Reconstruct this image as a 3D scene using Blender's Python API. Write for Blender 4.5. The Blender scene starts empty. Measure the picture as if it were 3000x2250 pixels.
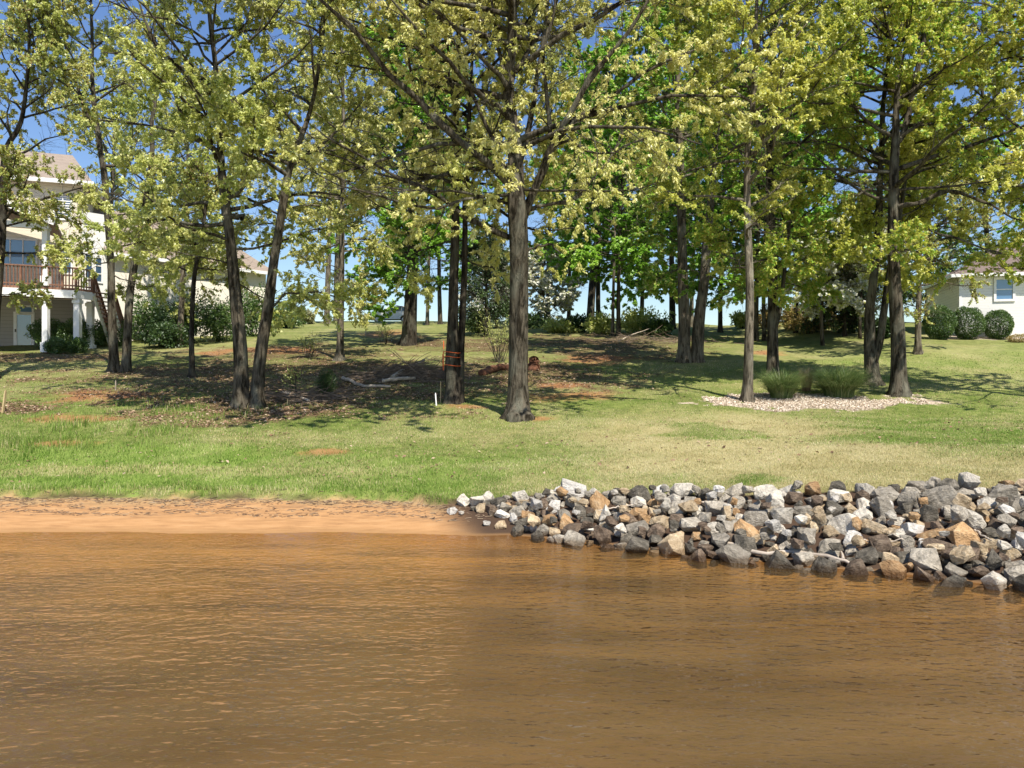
import bpy, bmesh, math, random
import numpy as np
from mathutils import Vector
R_ = math.radians
random.seed(7)
C = bpy.context.scene.collection
SC = bpy.context.scene

# ------------------------------------------------------------------ camera, sky, sun, exposure
CAMZ, F, U0, V0 = 2.3, 2300.0, 1500.0, 1125.0
cam = bpy.data.objects.new('camera', bpy.data.cameras.new('camera'))
C.objects.link(cam)
cam.location = (0, 0, CAMZ); cam.rotation_euler = (R_(90), 0, 0)
cam.data.sensor_width = 36; cam.data.lens = 36 * F / 3000
cam.data.clip_start = 0.05; cam.data.clip_end = 3000
SC.camera = cam
SUN_EL, SUN_AZ = 54, 27          # sun behind the camera, to its right
S = Vector((math.sin(R_(SUN_AZ)) * math.cos(R_(SUN_EL)), -math.cos(R_(SUN_AZ)) * math.cos(R_(SUN_EL)), math.sin(R_(SUN_EL))))
sun = bpy.data.objects.new('sun', bpy.data.lights.new('sun', 'SUN'))
C.objects.link(sun)
sun.data.energy = 4.9; sun.data.angle = R_(0.53); sun.data.color = (1.0, 0.93, 0.82)
sun.rotation_euler = S.to_track_quat('Z', 'Y').to_euler(); sun.location = (20, -20, 40)
W = bpy.data.worlds.new("World"); SC.world = W; W.use_nodes = True
nt = W.node_tree; nt.nodes.clear()
sky = nt.nodes.new('ShaderNodeTexSky'); sky.sky_type = 'NISHITA'; sky.sun_disc = False
sky.sun_elevation = R_(SUN_EL); sky.sun_rotation = R_(180 - SUN_AZ)
sky.air_density = 1.25; sky.dust_density = 0.25; sky.ozone_density = 3.2; sky.altitude = 200
bg = nt.nodes.new('ShaderNodeBackground'); bg.inputs[1].default_value = 0.1
wo = nt.nodes.new('ShaderNodeOutputWorld')
hs = nt.nodes.new('ShaderNodeHueSaturation'); hs.inputs['Hue'].default_value = .512; hs.inputs['Saturation'].default_value = 1.15
nt.links.new(sky.outputs[0], hs.inputs['Color']); nt.links.new(hs.outputs[0], bg.inputs[0]); nt.links.new(bg.outputs[0], wo.inputs[0])
SC.view_settings.view_transform = 'Standard'; SC.view_settings.look = 'None'
SC.view_settings.exposure = 0.6; SC.view_settings.gamma = 1
SC.render.engine = 'CYCLES'
SC.cycles.max_bounces = 6; SC.cycles.transparent_max_bounces = 8
SC.cycles.diffuse_bounces = 3; SC.cycles.glossy_bounces = 3; SC.cycles.transmission_bounces = 4

# ------------------------------------------------------------------ helpers
def mesh_np(name, V, faces, mat, parent=None, smooth=False, attrs=None, mat_idx=None):
    """faces: list of (M,k) int arrays (k may differ)"""
    V = np.asarray(V, dtype=np.float32).reshape(-1, 3)
    if not isinstance(faces, list): faces = [faces]
    faces = [np.asarray(f, dtype=np.int32) for f in faces if len(f)]
    me = bpy.data.meshes.new(name)
    loops = np.concatenate([f.ravel() for f in faces])
    tot = np.concatenate([np.full(len(f), f.shape[1], np.int32) for f in faces])
    st = np.concatenate([[0], np.cumsum(tot)[:-1]]).astype(np.int32)
    me.vertices.add(len(V)); me.vertices.foreach_set('co', V.ravel())
    me.loops.add(len(loops)); me.loops.foreach_set('vertex_index', loops)
    me.polygons.add(len(tot)); me.polygons.foreach_set('loop_start', st); me.polygons.foreach_set('loop_total', tot)
    if smooth: me.polygons.foreach_set('use_smooth', np.ones(len(tot), bool))
    for m in (mat if isinstance(mat, (list, tuple)) else [mat]): me.materials.append(m)
    if mat_idx is not None: me.polygons.foreach_set('material_index', np.asarray(mat_idx, np.int32))
    for k, a in (attrs or {}).items():
        at = me.attributes.new(k, 'FLOAT', 'POINT'); at.data.foreach_set('value', np.asarray(a, np.float32))
    me.update(calc_edges=True)
    o = bpy.data.objects.new(name, me); C.objects.link(o)
    if parent is not None: o.parent = parent
    return o

def tag(o, label=None, cat=None, group=None, kind=None):
    if label: o['label'] = label
    if cat: o['category'] = cat
    if group: o['group'] = group
    if kind: o['kind'] = kind
    return o

def thing(name, label, cat, loc=(0, 0, 0), group=None):
    o = bpy.data.objects.new(name, None); C.objects.link(o); o.location = loc
    o.empty_display_size = 0.2
    return tag(o, label, cat, group)

def off(o, par):      # children built in world coordinates: undo the parent's offset
    o.parent = par; o.matrix_parent_inverse.identity()
    o.location = (-par.location[0], -par.location[1], -par.location[2])
    return o

class MB:             # collects polygons
    def __init__(s): s.v = []; s.f = []
    def poly(s, pts):
        n = len(s.v); s.v += [tuple(p) for p in pts]; s.f.append(list(range(n, n + len(pts))))
    def hexa(s, p):   # 8 points: bottom 4 (ccw), top 4
        n = len(s.v); s.v += [tuple(q) for q in p]
        s.f += [[n + i for i in q] for q in ((3, 2, 1, 0), (4, 5, 6, 7), (0, 1, 5, 4), (1, 2, 6, 5), (2, 3, 7, 6), (3, 0, 4, 7))]
    def box(s, x0, x1, y0, y1, z0, z1):
        s.hexa([(x0, y0, z0), (x1, y0, z0), (x1, y1, z0), (x0, y1, z0), (x0, y0, z1), (x1, y0, z1), (x1, y1, z1), (x0, y1, z1)])
    def bar(s, a, b, w, h=None):
        a, b = Vector(a), Vector(b); h = h or w
        d = (b - a).normalized(); up = Vector((0, 0, 1)) if abs(d.z) < .95 else Vector((1, 0, 0))
        x = d.cross(up).normalized() * w / 2; y = x.cross(d).normalized() * h / 2
        s.hexa([a - x - y, a + x - y, a + x + y, a - x + y, b - x - y, b + x - y, b + x + y, b - x + y])
    def slab(s, poly, t):   # polygon thickened downward
        n = len(poly); b = [Vector(p) - Vector((0, 0, t)) for p in poly]
        s.poly(poly); s.poly(b[::-1])
        for i in range(n):
            j = (i + 1) % n; s.poly([poly[i], b[i], b[j], poly[j]])
    def build(s, name, mat, parent=None, bevel=0):
        me = bpy.data.meshes.new(name); me.from_pydata(s.v, [], s.f); me.update()
        bm = bmesh.new(); bm.from_mesh(me)
        bmesh.ops.recalc_face_normals(bm, faces=bm.faces); bm.to_mesh(me); bm.free()
        me.materials.append(mat)
        o = bpy.data.objects.new(name, me); C.objects.link(o)
        if parent is not None: off(o, parent)
        if bevel:
            m = o.modifiers.new('b', 'BEVEL'); m.width = bevel; m.segments = 2
        return o

class NT:
    def __init__(s, name):
        s.m = bpy.data.materials.new(name); s.m.use_nodes = True; s.t = s.m.node_tree; s.t.nodes.clear()
        s.out = s.n('ShaderNodeOutputMaterial')
        s.tc = s.n('ShaderNodeTexCoord')
    def n(s, t, **kw):
        nd = s.t.nodes.new(t)
        for k, v in kw.items(): setattr(nd, k, v)
        return nd
    def l(s, a, b): s.t.links.new(a, b)
    def put(s, sock, v):
        if isinstance(v, bpy.types.NodeSocket): s.l(v, sock)
        elif isinstance(v, (tuple, list)): sock.default_value = tuple(v) + ((1,) if len(v) == 3 and sock.type == 'RGBA' else ())
        else: sock.default_value = v
    def noise(s, scale, detail=4, rough=.55, stretch=None, coord='Object', dist=0):
        nz = s.n('ShaderNodeTexNoise'); nz.inputs['Scale'].default_value = scale
        nz.inputs['Detail'].default_value = detail; nz.inputs['Roughness'].default_value = rough
        nz.inputs['Distortion'].default_value = dist
        src = s.tc.outputs[coord]
        if stretch:
            mp = s.n('ShaderNodeMapping'); s.l(src, mp.inputs[0]); mp.inputs['Scale'].default_value = stretch; src = mp.outputs[0]
        s.l(src, nz.inputs['Vector']); return nz.outputs['Fac']
    def ramp(s, f, stops):
        r = s.n('ShaderNodeValToRGB'); e = r.color_ramp.elements
        while len(e) < len(stops): e.new(.5)
        for i, (p, c) in enumerate(stops):
            e[i].position = p; e[i].color = (c if isinstance(c, (tuple, list)) else (c, c, c)) + (1,) if not (isinstance(c, tuple) and len(c) == 4) else c
        s.put(r.inputs[0], f); return r.outputs[0]
    def mix(s, f, a, b, mode='MIX'):
        m = s.n('ShaderNodeMix', data_type='RGBA', blend_type=mode)
        s.put(m.inputs[0], f); s.put(m.inputs[6], a); s.put(m.inputs[7], b); return m.outputs[2]
    def math(s, op, a, b=0.0, clamp=False):
        m = s.n('ShaderNodeMath', operation=op, use_clamp=clamp); s.put(m.inputs[0], a); s.put(m.inputs[1], b); return m.outputs[0]
    def attr(s, name):
        a = s.n('ShaderNodeAttribute', attribute_name=name); return a.outputs['Fac']
    def bump(s, h, strength=.5, dist=.02, normal=None):
        b = s.n('ShaderNodeBump'); b.inputs['Strength'].default_value = strength; b.inputs['Distance'].default_value = dist
        s.l(h, b.inputs['Height'])
        if normal: s.l(normal, b.inputs['Normal'])
        return b.outputs[0]
    def bsdf(s, col, rough=.8, normal=None, metallic=0, spec=.5):
        p = s.n('ShaderNodeBsdfPrincipled'); s.put(p.inputs['Base Color'], col); s.put(p.inputs['Roughness'], rough)
        p.inputs['Metallic'].default_value = metallic; p.inputs['Specular IOR Level'].default_value = spec
        if normal: s.l(normal, p.inputs['Normal'])
        s.l(p.outputs[0], s.out.inputs[0]); return p

def simple(name, col, rough=.7, var=.25, scale=6, bump=0, metallic=0, spec=.4, stretch=None):
    t = NT(name); f = t.noise(scale, 5, .6, stretch)
    lo = tuple(c * (1 - var) for c in col); hi = tuple(min(1, c * (1 + var)) for c in col)
    c = t.ramp(f, [(.3, lo), (.7, hi)])
    t.bsdf(c, rough, t.bump(f, .6, bump) if bump else None, metallic, spec); return t.m

def leaf_mat(name, a, b, c, trans=.46):
    t = NT(name); r = t.ramp(t.attr('tint'), [(0, a), (.5, b), (1, c)])
    d = t.n('ShaderNodeBsdfDiffuse'); t.l(r, d.inputs[0])
    tr = t.n('ShaderNodeBsdfTranslucent'); t.l(t.mix(.5, r, tuple(min(1, k * 1.15) for k in b), 'MIX'), tr.inputs[0])
    m = t.n('ShaderNodeMixShader'); m.inputs[0].default_value = trans; t.l(d.outputs[0], m.inputs[1]); t.l(tr.outputs[0], m.inputs[2])
    g = t.n('ShaderNodeBsdfGlossy'); g.inputs['Roughness'].default_value = .45; g.inputs[0].default_value = (.9, .95, .9, 1)
    m2 = t.n('ShaderNodeMixShader'); m2.inputs[0].default_value = .05
    t.l(m.outputs[0], m2.inputs[1]); t.l(g.outputs[0], m2.inputs[2]); t.l(m2.outputs[0], t.out.inputs[0]); return t.m

def bark_mat(name, dark, light, lichen=(.34, .35, .3)):
    t = NT(name)
    f = t.noise(9, 6, .65, (1, 1, .16), dist=.6)
    g = t.noise(2.2, 4, .6, (1, 1, .5))
    c = t.ramp(f, [(.4, dark), (.5, tuple((x + y) / 2 for x, y in zip(dark, light))), (.6, light)])
    c = t.mix(t.ramp(g, [(.5, 0.0), (.68, .55)]), c, lichen)
    h = t.math('ADD', f, t.math('MULTIPLY', t.noise(40, 3, .6), .25))
    t.bsdf(c, .92, t.bump(h, 1.0, .09), spec=.12); return t.m

M = {}
M['bark_grey'] = bark_mat('bark_grey', (.02, .016, .01), (.13, .112, .082), (.21, .21, .16))
M['bark_dark'] = bark_mat('bark_dark', (.014, .011, .008), (.08, .068, .05), (.14, .14, .105))
M['bark_pale'] = bark_mat('bark_pale', (.045, .037, .026), (.22, .188, .14), (.3, .285, .22))
M['leaf_pale'] = leaf_mat('leaf_pale', (.4, .45, .095), (.69, .68, .21), (.87, .82, .38))
M['leaf_olive'] = leaf_mat('leaf_olive', (.28, .365, .075), (.54, .58, .15), (.74, .72, .29))
M['leaf_gold'] = leaf_mat('leaf_gold', (.31, .4, .05), (.59, .61, .1), (.8, .74, .2))
M['leaf_maple'] = leaf_mat('leaf_maple', (.13, .28, .03), (.29, .52, .06), (.47, .68, .1), .5)
M['leaf_dark'] = leaf_mat('leaf_dark', (.02, .045, .012), (.045, .09, .02), (.1, .16, .04), .25)
M['leaf_shrub'] = leaf_mat('leaf_shrub', (.03, .07, .012), (.08, .15, .03), (.2, .28, .07), .25)
M['leaf_rust'] = leaf_mat('leaf_rust', (.22, .13, .05), (.36, .27, .08), (.46, .42, .12))
M['petal'] = leaf_mat('petal', (.5, .55, .36), (.78, .78, .68), (.9, .9, .84), .3)
M['haze_tree'] = leaf_mat('far_leaf', (.22, .24, .12), (.34, .34, .18), (.46, .44, .26), .3)

# ------------------------------------------------------------------ terrain
def sm(x, a, b): t = np.clip((x - a) / (b - a), 0, 1); return t * t * (3 - 2 * t)
_sx = [-60, -12, -8, -2, -.05, 2.33, 4.2, 5.8, 8, 12, 60]; _sy = [12.8, 12.4, 12.16, 12.1, 11.95, 10.7, 9.7, 8.9, 7.8, 6.6, 1]
_ex = [-60, -8, -2.5, -1.2, .8, 3.65, 6.2, 8, 12, 60]; _ey = [14.9, 14.5, 14.35, 13.6, 13.2, 12.0, 11.4, 10.6, 9.5, 5]
_ez = [.2, .2, .18, .2, .42, .56, .76, .86, 1.0, 1.2]
_py = [22, 24.5, 30, 37, 44, 50, 65, 76, 82, 90, 130, 220, 500, 1200]; _pz = [1.34, 1.71, 2.5, 3.5, 4.5, 5.34, 7.1, 8.38, 8.62, 8.7, 7.4, 4, 1.5, 1.5]
def shoreY(X): return np.interp(X, _sx, _sy) + .06 * np.sin(X * 1.7) + .03 * np.sin(X * 4.1 + 1)
def edgeY(X): return np.interp(X, _ex, _ey) + (.07 * np.sin(X * 2.3 + .5) + .05 * np.sin(X * 6.1)) * (np.asarray(X) < -1)
def gz(X, Y):
    X = np.asarray(X, float); Y = np.asarray(Y, float)
    ys, ye, ze = shoreY(X), edgeY(X), np.interp(X, _ex, _ez)
    d = ys - Y
    bed = -np.minimum(1.6, .085 * np.maximum(d, 0) ** .92 + .16 * sm(X, 0, 2) * sm(d, 0, .8))
    tb = np.clip((Y - ys) / (ye - ys), 0, 1)
    beach = ze * np.where(X < -.6, tb ** 1.25, tb)
    step = .13 * (1 - sm(X, -1.6, -.6))
    t = np.clip((Y - ye) / (22 - ye), 0, 1)
    z0 = ze + step * sm(Y - ye, 0, .12)
    lawn = z0 + (1.34 - z0) * t ** 1.08
    far = np.interp(Y, _py, _pz)
    far = far + .62 * sm(X, 14, 22) * sm(Y, 28, 42) * (1 - sm(Y, 60, 80)) - .75 * sm(X / np.maximum(Y, 1), .15, .35) * sm(Y, 55, 76)
    z = np.where(Y < ys, bed, np.where(Y < ye, beach, np.where(Y < 22, lawn, far)))
    n = .035 * np.sin(X * 1.3 + Y * .7) * np.sin(Y * 1.1 - X * .4) + .012 * np.sin(X * 5.1) * np.sin(Y * 4.3)
    return z + n * sm(Y, ye, ye + 2)
def P(u, v, Y): return np.array([(u - U0) / F * Y, Y, CAMZ + (V0 - v) / F * Y])
_ym = np.linspace(7, 88, 8101)
def gp(u, v):
    X = (u - U0) / F * _ym; z = CAMZ + (V0 - v) / F * _ym
    b = np.nonzero(gz(X, _ym) >= z)[0]
    Y = _ym[b[0]] if len(b) else 78.0
    x = (u - U0) / F * Y
    return np.array([x, Y, float(gz(x, Y))])

rng = np.random.default_rng(11)
def vnoise(X, Y, s, seed=0):          # cheap smooth value noise for zone maps
    r = np.random.default_rng(seed); G = r.random((64, 64))
    x = X * s + 31.7; y = Y * s + 17.3
    xi = np.floor(x).astype(int); yi = np.floor(y).astype(int); fx = x - xi; fy = y - yi
    fx = fx * fx * (3 - 2 * fx); fy = fy * fy * (3 - 2 * fy)
    g = lambda a, b: G[a % 64, b % 64]
    return (g(xi, yi) * (1 - fx) + g(xi + 1, yi) * fx) * (1 - fy) + (g(xi, yi + 1) * (1 - fx) + g(xi + 1, yi + 1) * fx) * fy
def fbm(X, Y, s, seed=0): return .5 * vnoise(X, Y, s, seed) + .3 * vnoise(X, Y, s * 2.3, seed + 1) + .2 * vnoise(X, Y, s * 5.1, seed + 2)
def patch(X, Y, u, v, ru, rv, soft=.35):
    c = gp(u, v); rx = ru / F * c[1]; ry = max(.3, (gp(u, v - rv)[1] - gp(u, v + rv)[1]) / 2)
    d = np.hypot((X - c[0]) / rx, (Y - c[1]) / ry) + (fbm(X, Y, .8, 5) - .5) * 1.5 + (fbm(X, Y, 3.1, 15) - .5) * .9
    return 1 - sm(d, 1 - soft, 1 + soft)
def zones(X, Y):
    X = np.asarray(X, float); Y = np.asarray(Y, float)
    z = {}
    ye, ys = edgeY(X), shoreY(X)
    z['sand'] = 1 - sm(Y - ye + (fbm(X, Y, 3.5, 9) - .5) * .35, -.05, .08)
    z['bank'] = sm(X + (Y - 12) * .3, -1.2, -.3) * (1 - sm(Y - ye, .1, .35)) * sm(Y - ys, -1.2, -.7)
    lip = np.exp(-((Y - ye - .02) / .05) ** 2) * (X < -.4) * sm(fbm(X, Y, 1.3, 91), .38, .6); z['bank'] = np.maximum(z['bank'], lip * .9); z['sand'] = z['sand'] * (1 - lip * .9)
    dry = .9 * sm(X, -1.2, 5) * (1 - sm(Y, 20, 25)) * (1 - sm(X, 6.5, 9.5) * sm(Y, 12.5, 16))
    dry = np.clip(dry * 1.05 + .55 * (fbm(X, Y, .5, 21) - .42) * 2 - .75 * patch(X, Y, 2080, 1265, 130, 25) - .65 * patch(X, Y, 2500, 1290, 260, 18)
                  - .6 * patch(X, Y, 2230, 1400, 80, 20), 0, 1)
    band = patch(X, Y, 620, 1380, 700, 16) * .5
    z['dry'] = np.clip(np.maximum(dry, band) + .3 * sm(Y, 24, 30) * fbm(X, Y, .3, 2), 0, 1)
    lit = 0  # leaf litter; the wide first patch also darkens the shaded slope
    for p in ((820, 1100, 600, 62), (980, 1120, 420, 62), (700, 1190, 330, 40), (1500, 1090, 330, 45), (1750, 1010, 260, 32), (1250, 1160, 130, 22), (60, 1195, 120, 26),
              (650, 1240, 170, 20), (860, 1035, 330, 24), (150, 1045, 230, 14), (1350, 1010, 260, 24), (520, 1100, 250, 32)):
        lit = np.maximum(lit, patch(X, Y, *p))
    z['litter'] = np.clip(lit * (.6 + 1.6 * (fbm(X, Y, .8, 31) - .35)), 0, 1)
    cl = 0
    for p in ((300, 1160, 130, 13), (230, 1228, 120, 15), (170, 1300, 90, 9), (1130, 978, 60, 10), (800, 1026, 140, 9), (620, 1035, 60, 6), (1760, 1055, 90, 14), (1680, 1160, 120, 10),
              (1640, 1130, 60, 8), (960, 1325, 60, 8), (1590, 1225, 50, 7), (1350, 1190, 60, 6), (2240, 1035, 60, 5)):
        cl = np.maximum(cl, patch(X, Y, *p, soft=.5))
    z['clay'] = cl * .9
    z['mulch'] = np.maximum(patch(X, Y, 2390, 1172, 300, 22, .05), patch(X, Y, 2960, 988, 190, 5, .2))
    z['lush'] = np.clip(patch(X, Y, 260, 1370, 500, 70) * .9 + patch(X, Y, 1100, 1400, 480, 45) * .6 + patch(X, Y, 2800, 1080, 500, 60) * .35 + .5 * (fbm(X, Y, .4, 77) - .4), 0, 1)
    return z

def build_ground():
    ys = np.concatenate([np.linspace(-300, -10, 12), np.arange(-8, 8, .5), np.arange(8, 16.5, .06)])
    y = 16.5; l = []
    while y < 100: l.append(y); y += y * .0065
    while y < 1200: l.append(y); y *= 1.12
    ys = np.concatenate([ys, l])
    xs = [0.0]; x = 0
    while x < 600:
        x += .075 if x < 8.5 else max(.075, (x - 8.5) * .03 + .075) if x > 30 else .14
        xs.append(x)
    xs = np.array(xs); xs = np.concatenate([-xs[:0:-1], xs])
    X, Y = np.meshgrid(xs, ys); Z = gz(X, Y)
    nx, ny = len(xs), len(ys)
    i = (np.arange(ny - 1)[:, None] * nx + np.arange(nx - 1)[None, :]).ravel()
    fc = np.stack([i, i + 1, i + nx + 1, i + nx], 1)
    z = zones(X.ravel(), Y.ravel())
    Z = Z - .0 * X
    t = NT('ground')
    fine = t.noise(28, 5, .7); mid = t.noise(3.2, 5, .6); big = t.noise(.55, 4, .6)
    stre = t.noise(14, 4, .7, (1, .5, 1))
    green = t.mix(t.ramp(mid, [(.35, 0.0), (.65, 1.0)]), (.1, .135, .03), (.22, .245, .07))
    green = t.mix(t.attr('lush'), green, t.mix(mid, (.13, .22, .035), (.26, .34, .075)))
    dry = t.mix(t.ramp(fine, [(.35, 0.0), (.65, 1.0)]), (.33, .28, .13), (.55, .48, .27))
    dry = t.mix(t.ramp(big, [(.4, 0.0), (.7, .5)]), dry, (.38, .3, .12))
    c = t.mix(t.math('MULTIPLY', t.attr('dry'), t.ramp(stre, [(.2, .5), (.6, 1.0)])), green, dry)
    lit = t.ramp(fine, [(.3, (.04, .024, .014)), (.52, (.12, .07, .04)), (.75, (.3, .2, .13))])  # litter brown, lowered to put more tree shade into the colour
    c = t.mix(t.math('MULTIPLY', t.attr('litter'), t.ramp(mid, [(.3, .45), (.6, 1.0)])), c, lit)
    clay = t.ramp(mid, [(.3, (.3, .12, .05)), (.7, (.48, .23, .11))])
    c = t.mix(t.math('MULTIPLY', t.attr('clay'), t.ramp(fine, [(.35, .35), (.6, 1.0)])), c, clay)
    mul = t.ramp(t.noise(45, 3, .7), [(.35, (.25, .17, .11)), (.5, (.52, .42, .32)), (.65, (.75, .66, .54))])
    c = t.mix(t.attr('mulch'), c, mul)
    sand = t.ramp(t.noise(6, 6, .65, (.35, 1, 1)), [(.3, (.33, .18, .08)), (.52, (.45, .25, .11)), (.75, (.5, .3, .145))])
    deb = t.ramp(t.noise(9, 6, .75, (.22, 1.6, 1)), [(.5, 0.0), (.62, .85)])
    sand = t.mix(t.math('MULTIPLY', deb, t.attr('wrack')), sand, (.2, .12, .07))
    sand = t.mix(t.math('MULTIPLY', t.attr('strawy'), t.ramp(fine, [(.35, .25), (.6, .9)])), sand, t.mix(stre, (.16, .1, .05), (.5, .38, .2)))
    c = t.mix(t.attr('sand'), c, sand)
    c = t.mix(t.attr('bank'), c, (.07, .045, .03))
    # wet sand along the water and under it
    sep = t.n('ShaderNodeSeparateXYZ'); t.l(t.tc.outputs['Object'], sep.inputs[0])
    wet = t.math('SUBTRACT', 1.0, t.math('MULTIPLY', t.math('SUBTRACT', sep.outputs[2], .004), 55.0), True)
    c = t.mix(t.math('MULTIPLY', wet, .55, True), c, (.3, .17, .07))
    bed = t.ramp(t.noise(1.1, 4, .6, (1, .45, 1)), [(.35, (.24, .15, .06)), (.65, (.42, .27, .115))])
    bn = t.n('ShaderNodeMapping'); t.l(t.tc.outputs['Object'], bn.inputs[0]); bn.inputs['Rotation'].default_value = (0, 0, R_(-28)); bn.inputs['Scale'].default_value = (.35, 2.4, 1)
    nz = t.n('ShaderNodeTexNoise'); nz.inputs['Scale'].default_value = 1.0; nz.inputs['Detail'].default_value = 3; t.l(bn.outputs[0], nz.inputs['Vector'])
    bed = t.mix(t.ramp(nz.outputs['Fac'], [(.42, 0.0), (.6, .6)]), bed, (.75, .47, .17))
    uw = t.math('MULTIPLY', t.math('SUBTRACT', -0.01, sep.outputs[2]), 12.0, True)
    c = t.mix(uw, c, bed)
    h = t.math('ADD', fine, t.math('MULTIPLY', mid, .6))
    st = t.math('SUBTRACT', 1.0, t.math('MULTIPLY', t.attr('sand'), .85))
    hh = t.math('MULTIPLY', h, st)
    t.bsdf(c, .95, t.bump(hh, .8, .05), spec=.1)
    w = 1 - sm(np.abs((Y - shoreY(X)) / (edgeY(X) - shoreY(X)) - .8), .25, .5)
    z['wrack'] = w.ravel(); q_ = (Y - shoreY(X)) / (edgeY(X) - shoreY(X)); z['strawy'] = (sm(q_ + (fbm(X, Y, 1.6, 41) - .5) * .5, .72, .98)).ravel()
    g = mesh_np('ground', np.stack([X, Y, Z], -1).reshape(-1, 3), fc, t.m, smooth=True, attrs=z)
    g['kind'] = 'structure'
build_ground()

# ------------------------------------------------------------------ water
def build_water():
    xs = np.concatenate([np.linspace(-600, -16, 20), np.arange(-15, 15, .15), np.linspace(16, 600, 20)])
    ys = np.concatenate([np.linspace(-600, -2, 20), np.arange(-1, 13.2, .1), [13.5]])
    X, Y = np.meshgrid(xs, ys); nx, ny = len(xs), len(ys)
    i = (np.arange(ny - 1)[:, None] * nx + np.arange(nx - 1)[None, :]).ravel()
    dep = np.clip(-gz(X, Y), 0, 3).ravel()
    t = NT('water')
    murk = t.math('SUBTRACT', 1.0, t.math('EXPONENT', t.math('MULTIPLY', t.attr('depth'), -3.4)))
    def wn(scale, rot, st, det=2):
        mp = t.n('ShaderNodeMapping'); t.l(t.tc.outputs['Object'], mp.inputs[0]); mp.inputs['Rotation'].default_value = (0, 0, R_(rot)); mp.inputs['Scale'].default_value = st
        nz = t.n('ShaderNodeTexNoise'); nz.inputs['Scale'].default_value = scale; nz.inputs['Detail'].default_value = det; nz.inputs['Roughness'].default_value = .5
        t.l(mp.outputs[0], nz.inputs['Vector']); return nz.outputs['Fac']
    h = t.math('ADD', t.math('MULTIPLY', wn(11, 10, (.55, 1, 1), 2), 1.1), t.math('MULTIPLY', wn(19, -20, (.5, 1, 1), 2), .28))
    h = t.math('ADD', h, t.math('MULTIPLY', wn(2.6, 20, (.5, 1, 1), 2), 1.1))
    calm = t.math('ADD', .6, t.math('MULTIPLY', t.ramp(wn(.35, 0, (1, 1, 1)), [(.3, .3), (.65, 1.0)]), .4))
    h = t.math('MULTIPLY', h, t.math('MULTIPLY', calm, t.math('MINIMUM', 1.0, t.math('ADD', .25, t.math('MULTIPLY', t.attr('depth'), 5.0)))))
    nrm = t.bump(h, 1.0, .034)
    tr = t.n('ShaderNodeBsdfTransparent'); tr.inputs[0].default_value = (.9, .8, .62, 1)
    df = t.n('ShaderNodeBsdfDiffuse')
    t.l(t.ramp(wn(.8, -25, (.4, 1.3, 1), 3), [(.3, (.085, .054, .023)), (.68, (.152, .097, .041))]), df.inputs[0])
    m1 = t.n('ShaderNodeMixShader'); t.l(t.math('MULTIPLY', murk, .9), m1.inputs[0]); t.l(tr.outputs[0], m1.inputs[1]); t.l(df.outputs[0], m1.inputs[2])
    gl = t.n('ShaderNodeBsdfGlossy'); gl.inputs['Roughness'].default_value = .03; t.l(nrm, gl.inputs['Normal'])
    fr = t.n('ShaderNodeFresnel'); fr.inputs[0].default_value = 1.33; t.l(nrm, fr.inputs[1])
    m2 = t.n('ShaderNodeMixShader'); t.l(fr.outputs[0], m2.inputs[0]); t.l(m1.outputs[0], m2.inputs[1]); t.l(gl.outputs[0], m2.inputs[2])
    t.l(m2.outputs[0], t.out.inputs[0])
    w = mesh_np('lake_water', np.stack([X, Y, X * 0], -1).reshape(-1, 3), np.stack([i, i + 1, i + nx + 1, i + nx], 1), t.m, smooth=True, attrs={'depth': dep})
    w['kind'] = 'structure'
build_water()

# ------------------------------------------------------------------ houses
def siding(name, col, pitch=.16, rough=.6):
    t = NT(name); sep = t.n('ShaderNodeSeparateXYZ'); t.l(t.tc.outputs['Object'], sep.inputs[0])
    fr = t.math('FRACT', t.math('MULTIPLY', sep.outputs[2], 1 / pitch))
    line = t.ramp(fr, [(0, .45), (.1, 1.0), (1, 1.0)])
    c = t.mix(1.0, t.mix(t.noise(1.5, 4), tuple(k * .93 for k in col), col), line, 'MULTIPLY')
    t.bsdf(c, rough, t.bump(fr, .5, .02)); return t.m
def shingle(name, a, b):
    t = NT(name); br = t.n('ShaderNodeTexBrick'); t.l(t.tc.outputs['Object'], br.inputs[0])
    mp = t.n('ShaderNodeMapping'); t.l(t.tc.outputs['Object'], mp.inputs[0]); mp.inputs['Rotation'].default_value = (R_(90), 0, 0)
    t.l(mp.outputs[0], br.inputs[0]); br.inputs['Scale'].default_value = 3.2
    for k, c in (('Color1', a), ('Color2', b), ('Mortar', tuple(x * .55 for x in a))): br.inputs[k].default_value = c + (1,)
    br.inputs['Mortar Size'].default_value = .012; br.inputs['Brick Width'].default_value = .9
    c = t.mix(t.ramp(t.noise(9, 5, .7), [(.3, 0.0), (.7, .6)]), br.outputs[0], tuple(x * .8 for x in b))
    t.bsdf(c, .95, t.bump(br.outputs['Fac'], -.4, .02), spec=.1); return t.m
M['cream'] = siding('cream_siding', (.74, .68, .54), .2)
M['stucco'] = simple('stucco', (.78, .73, .62), .85, .06, 4, .004)
M['white_siding'] = siding('white_siding', (.84, .83, .79), .15)
M['shade_grey_wall'] = siding('shade_grey_wall', (.33, .31, .27), .2)  # darker grey that paints in the shade below the deck
M['trim'] = simple('white_trim', (.78, .78, .75), .5, .05, 8)
M['roof_tan'] = shingle('roof_tan', (.27, .22, .18), (.34, .28, .225))
M['roof_brown'] = shingle('roof_brown', (.17, .13, .115), (.22, .17, .15))
M['redwood'] = simple('redwood', (.2, .1, .062), .7, .35, 9, .003, stretch=(1, 1, .3))
M['deckwood'] = simple('deck_boards', (.25, .13, .08), .75, .3, 6)
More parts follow.
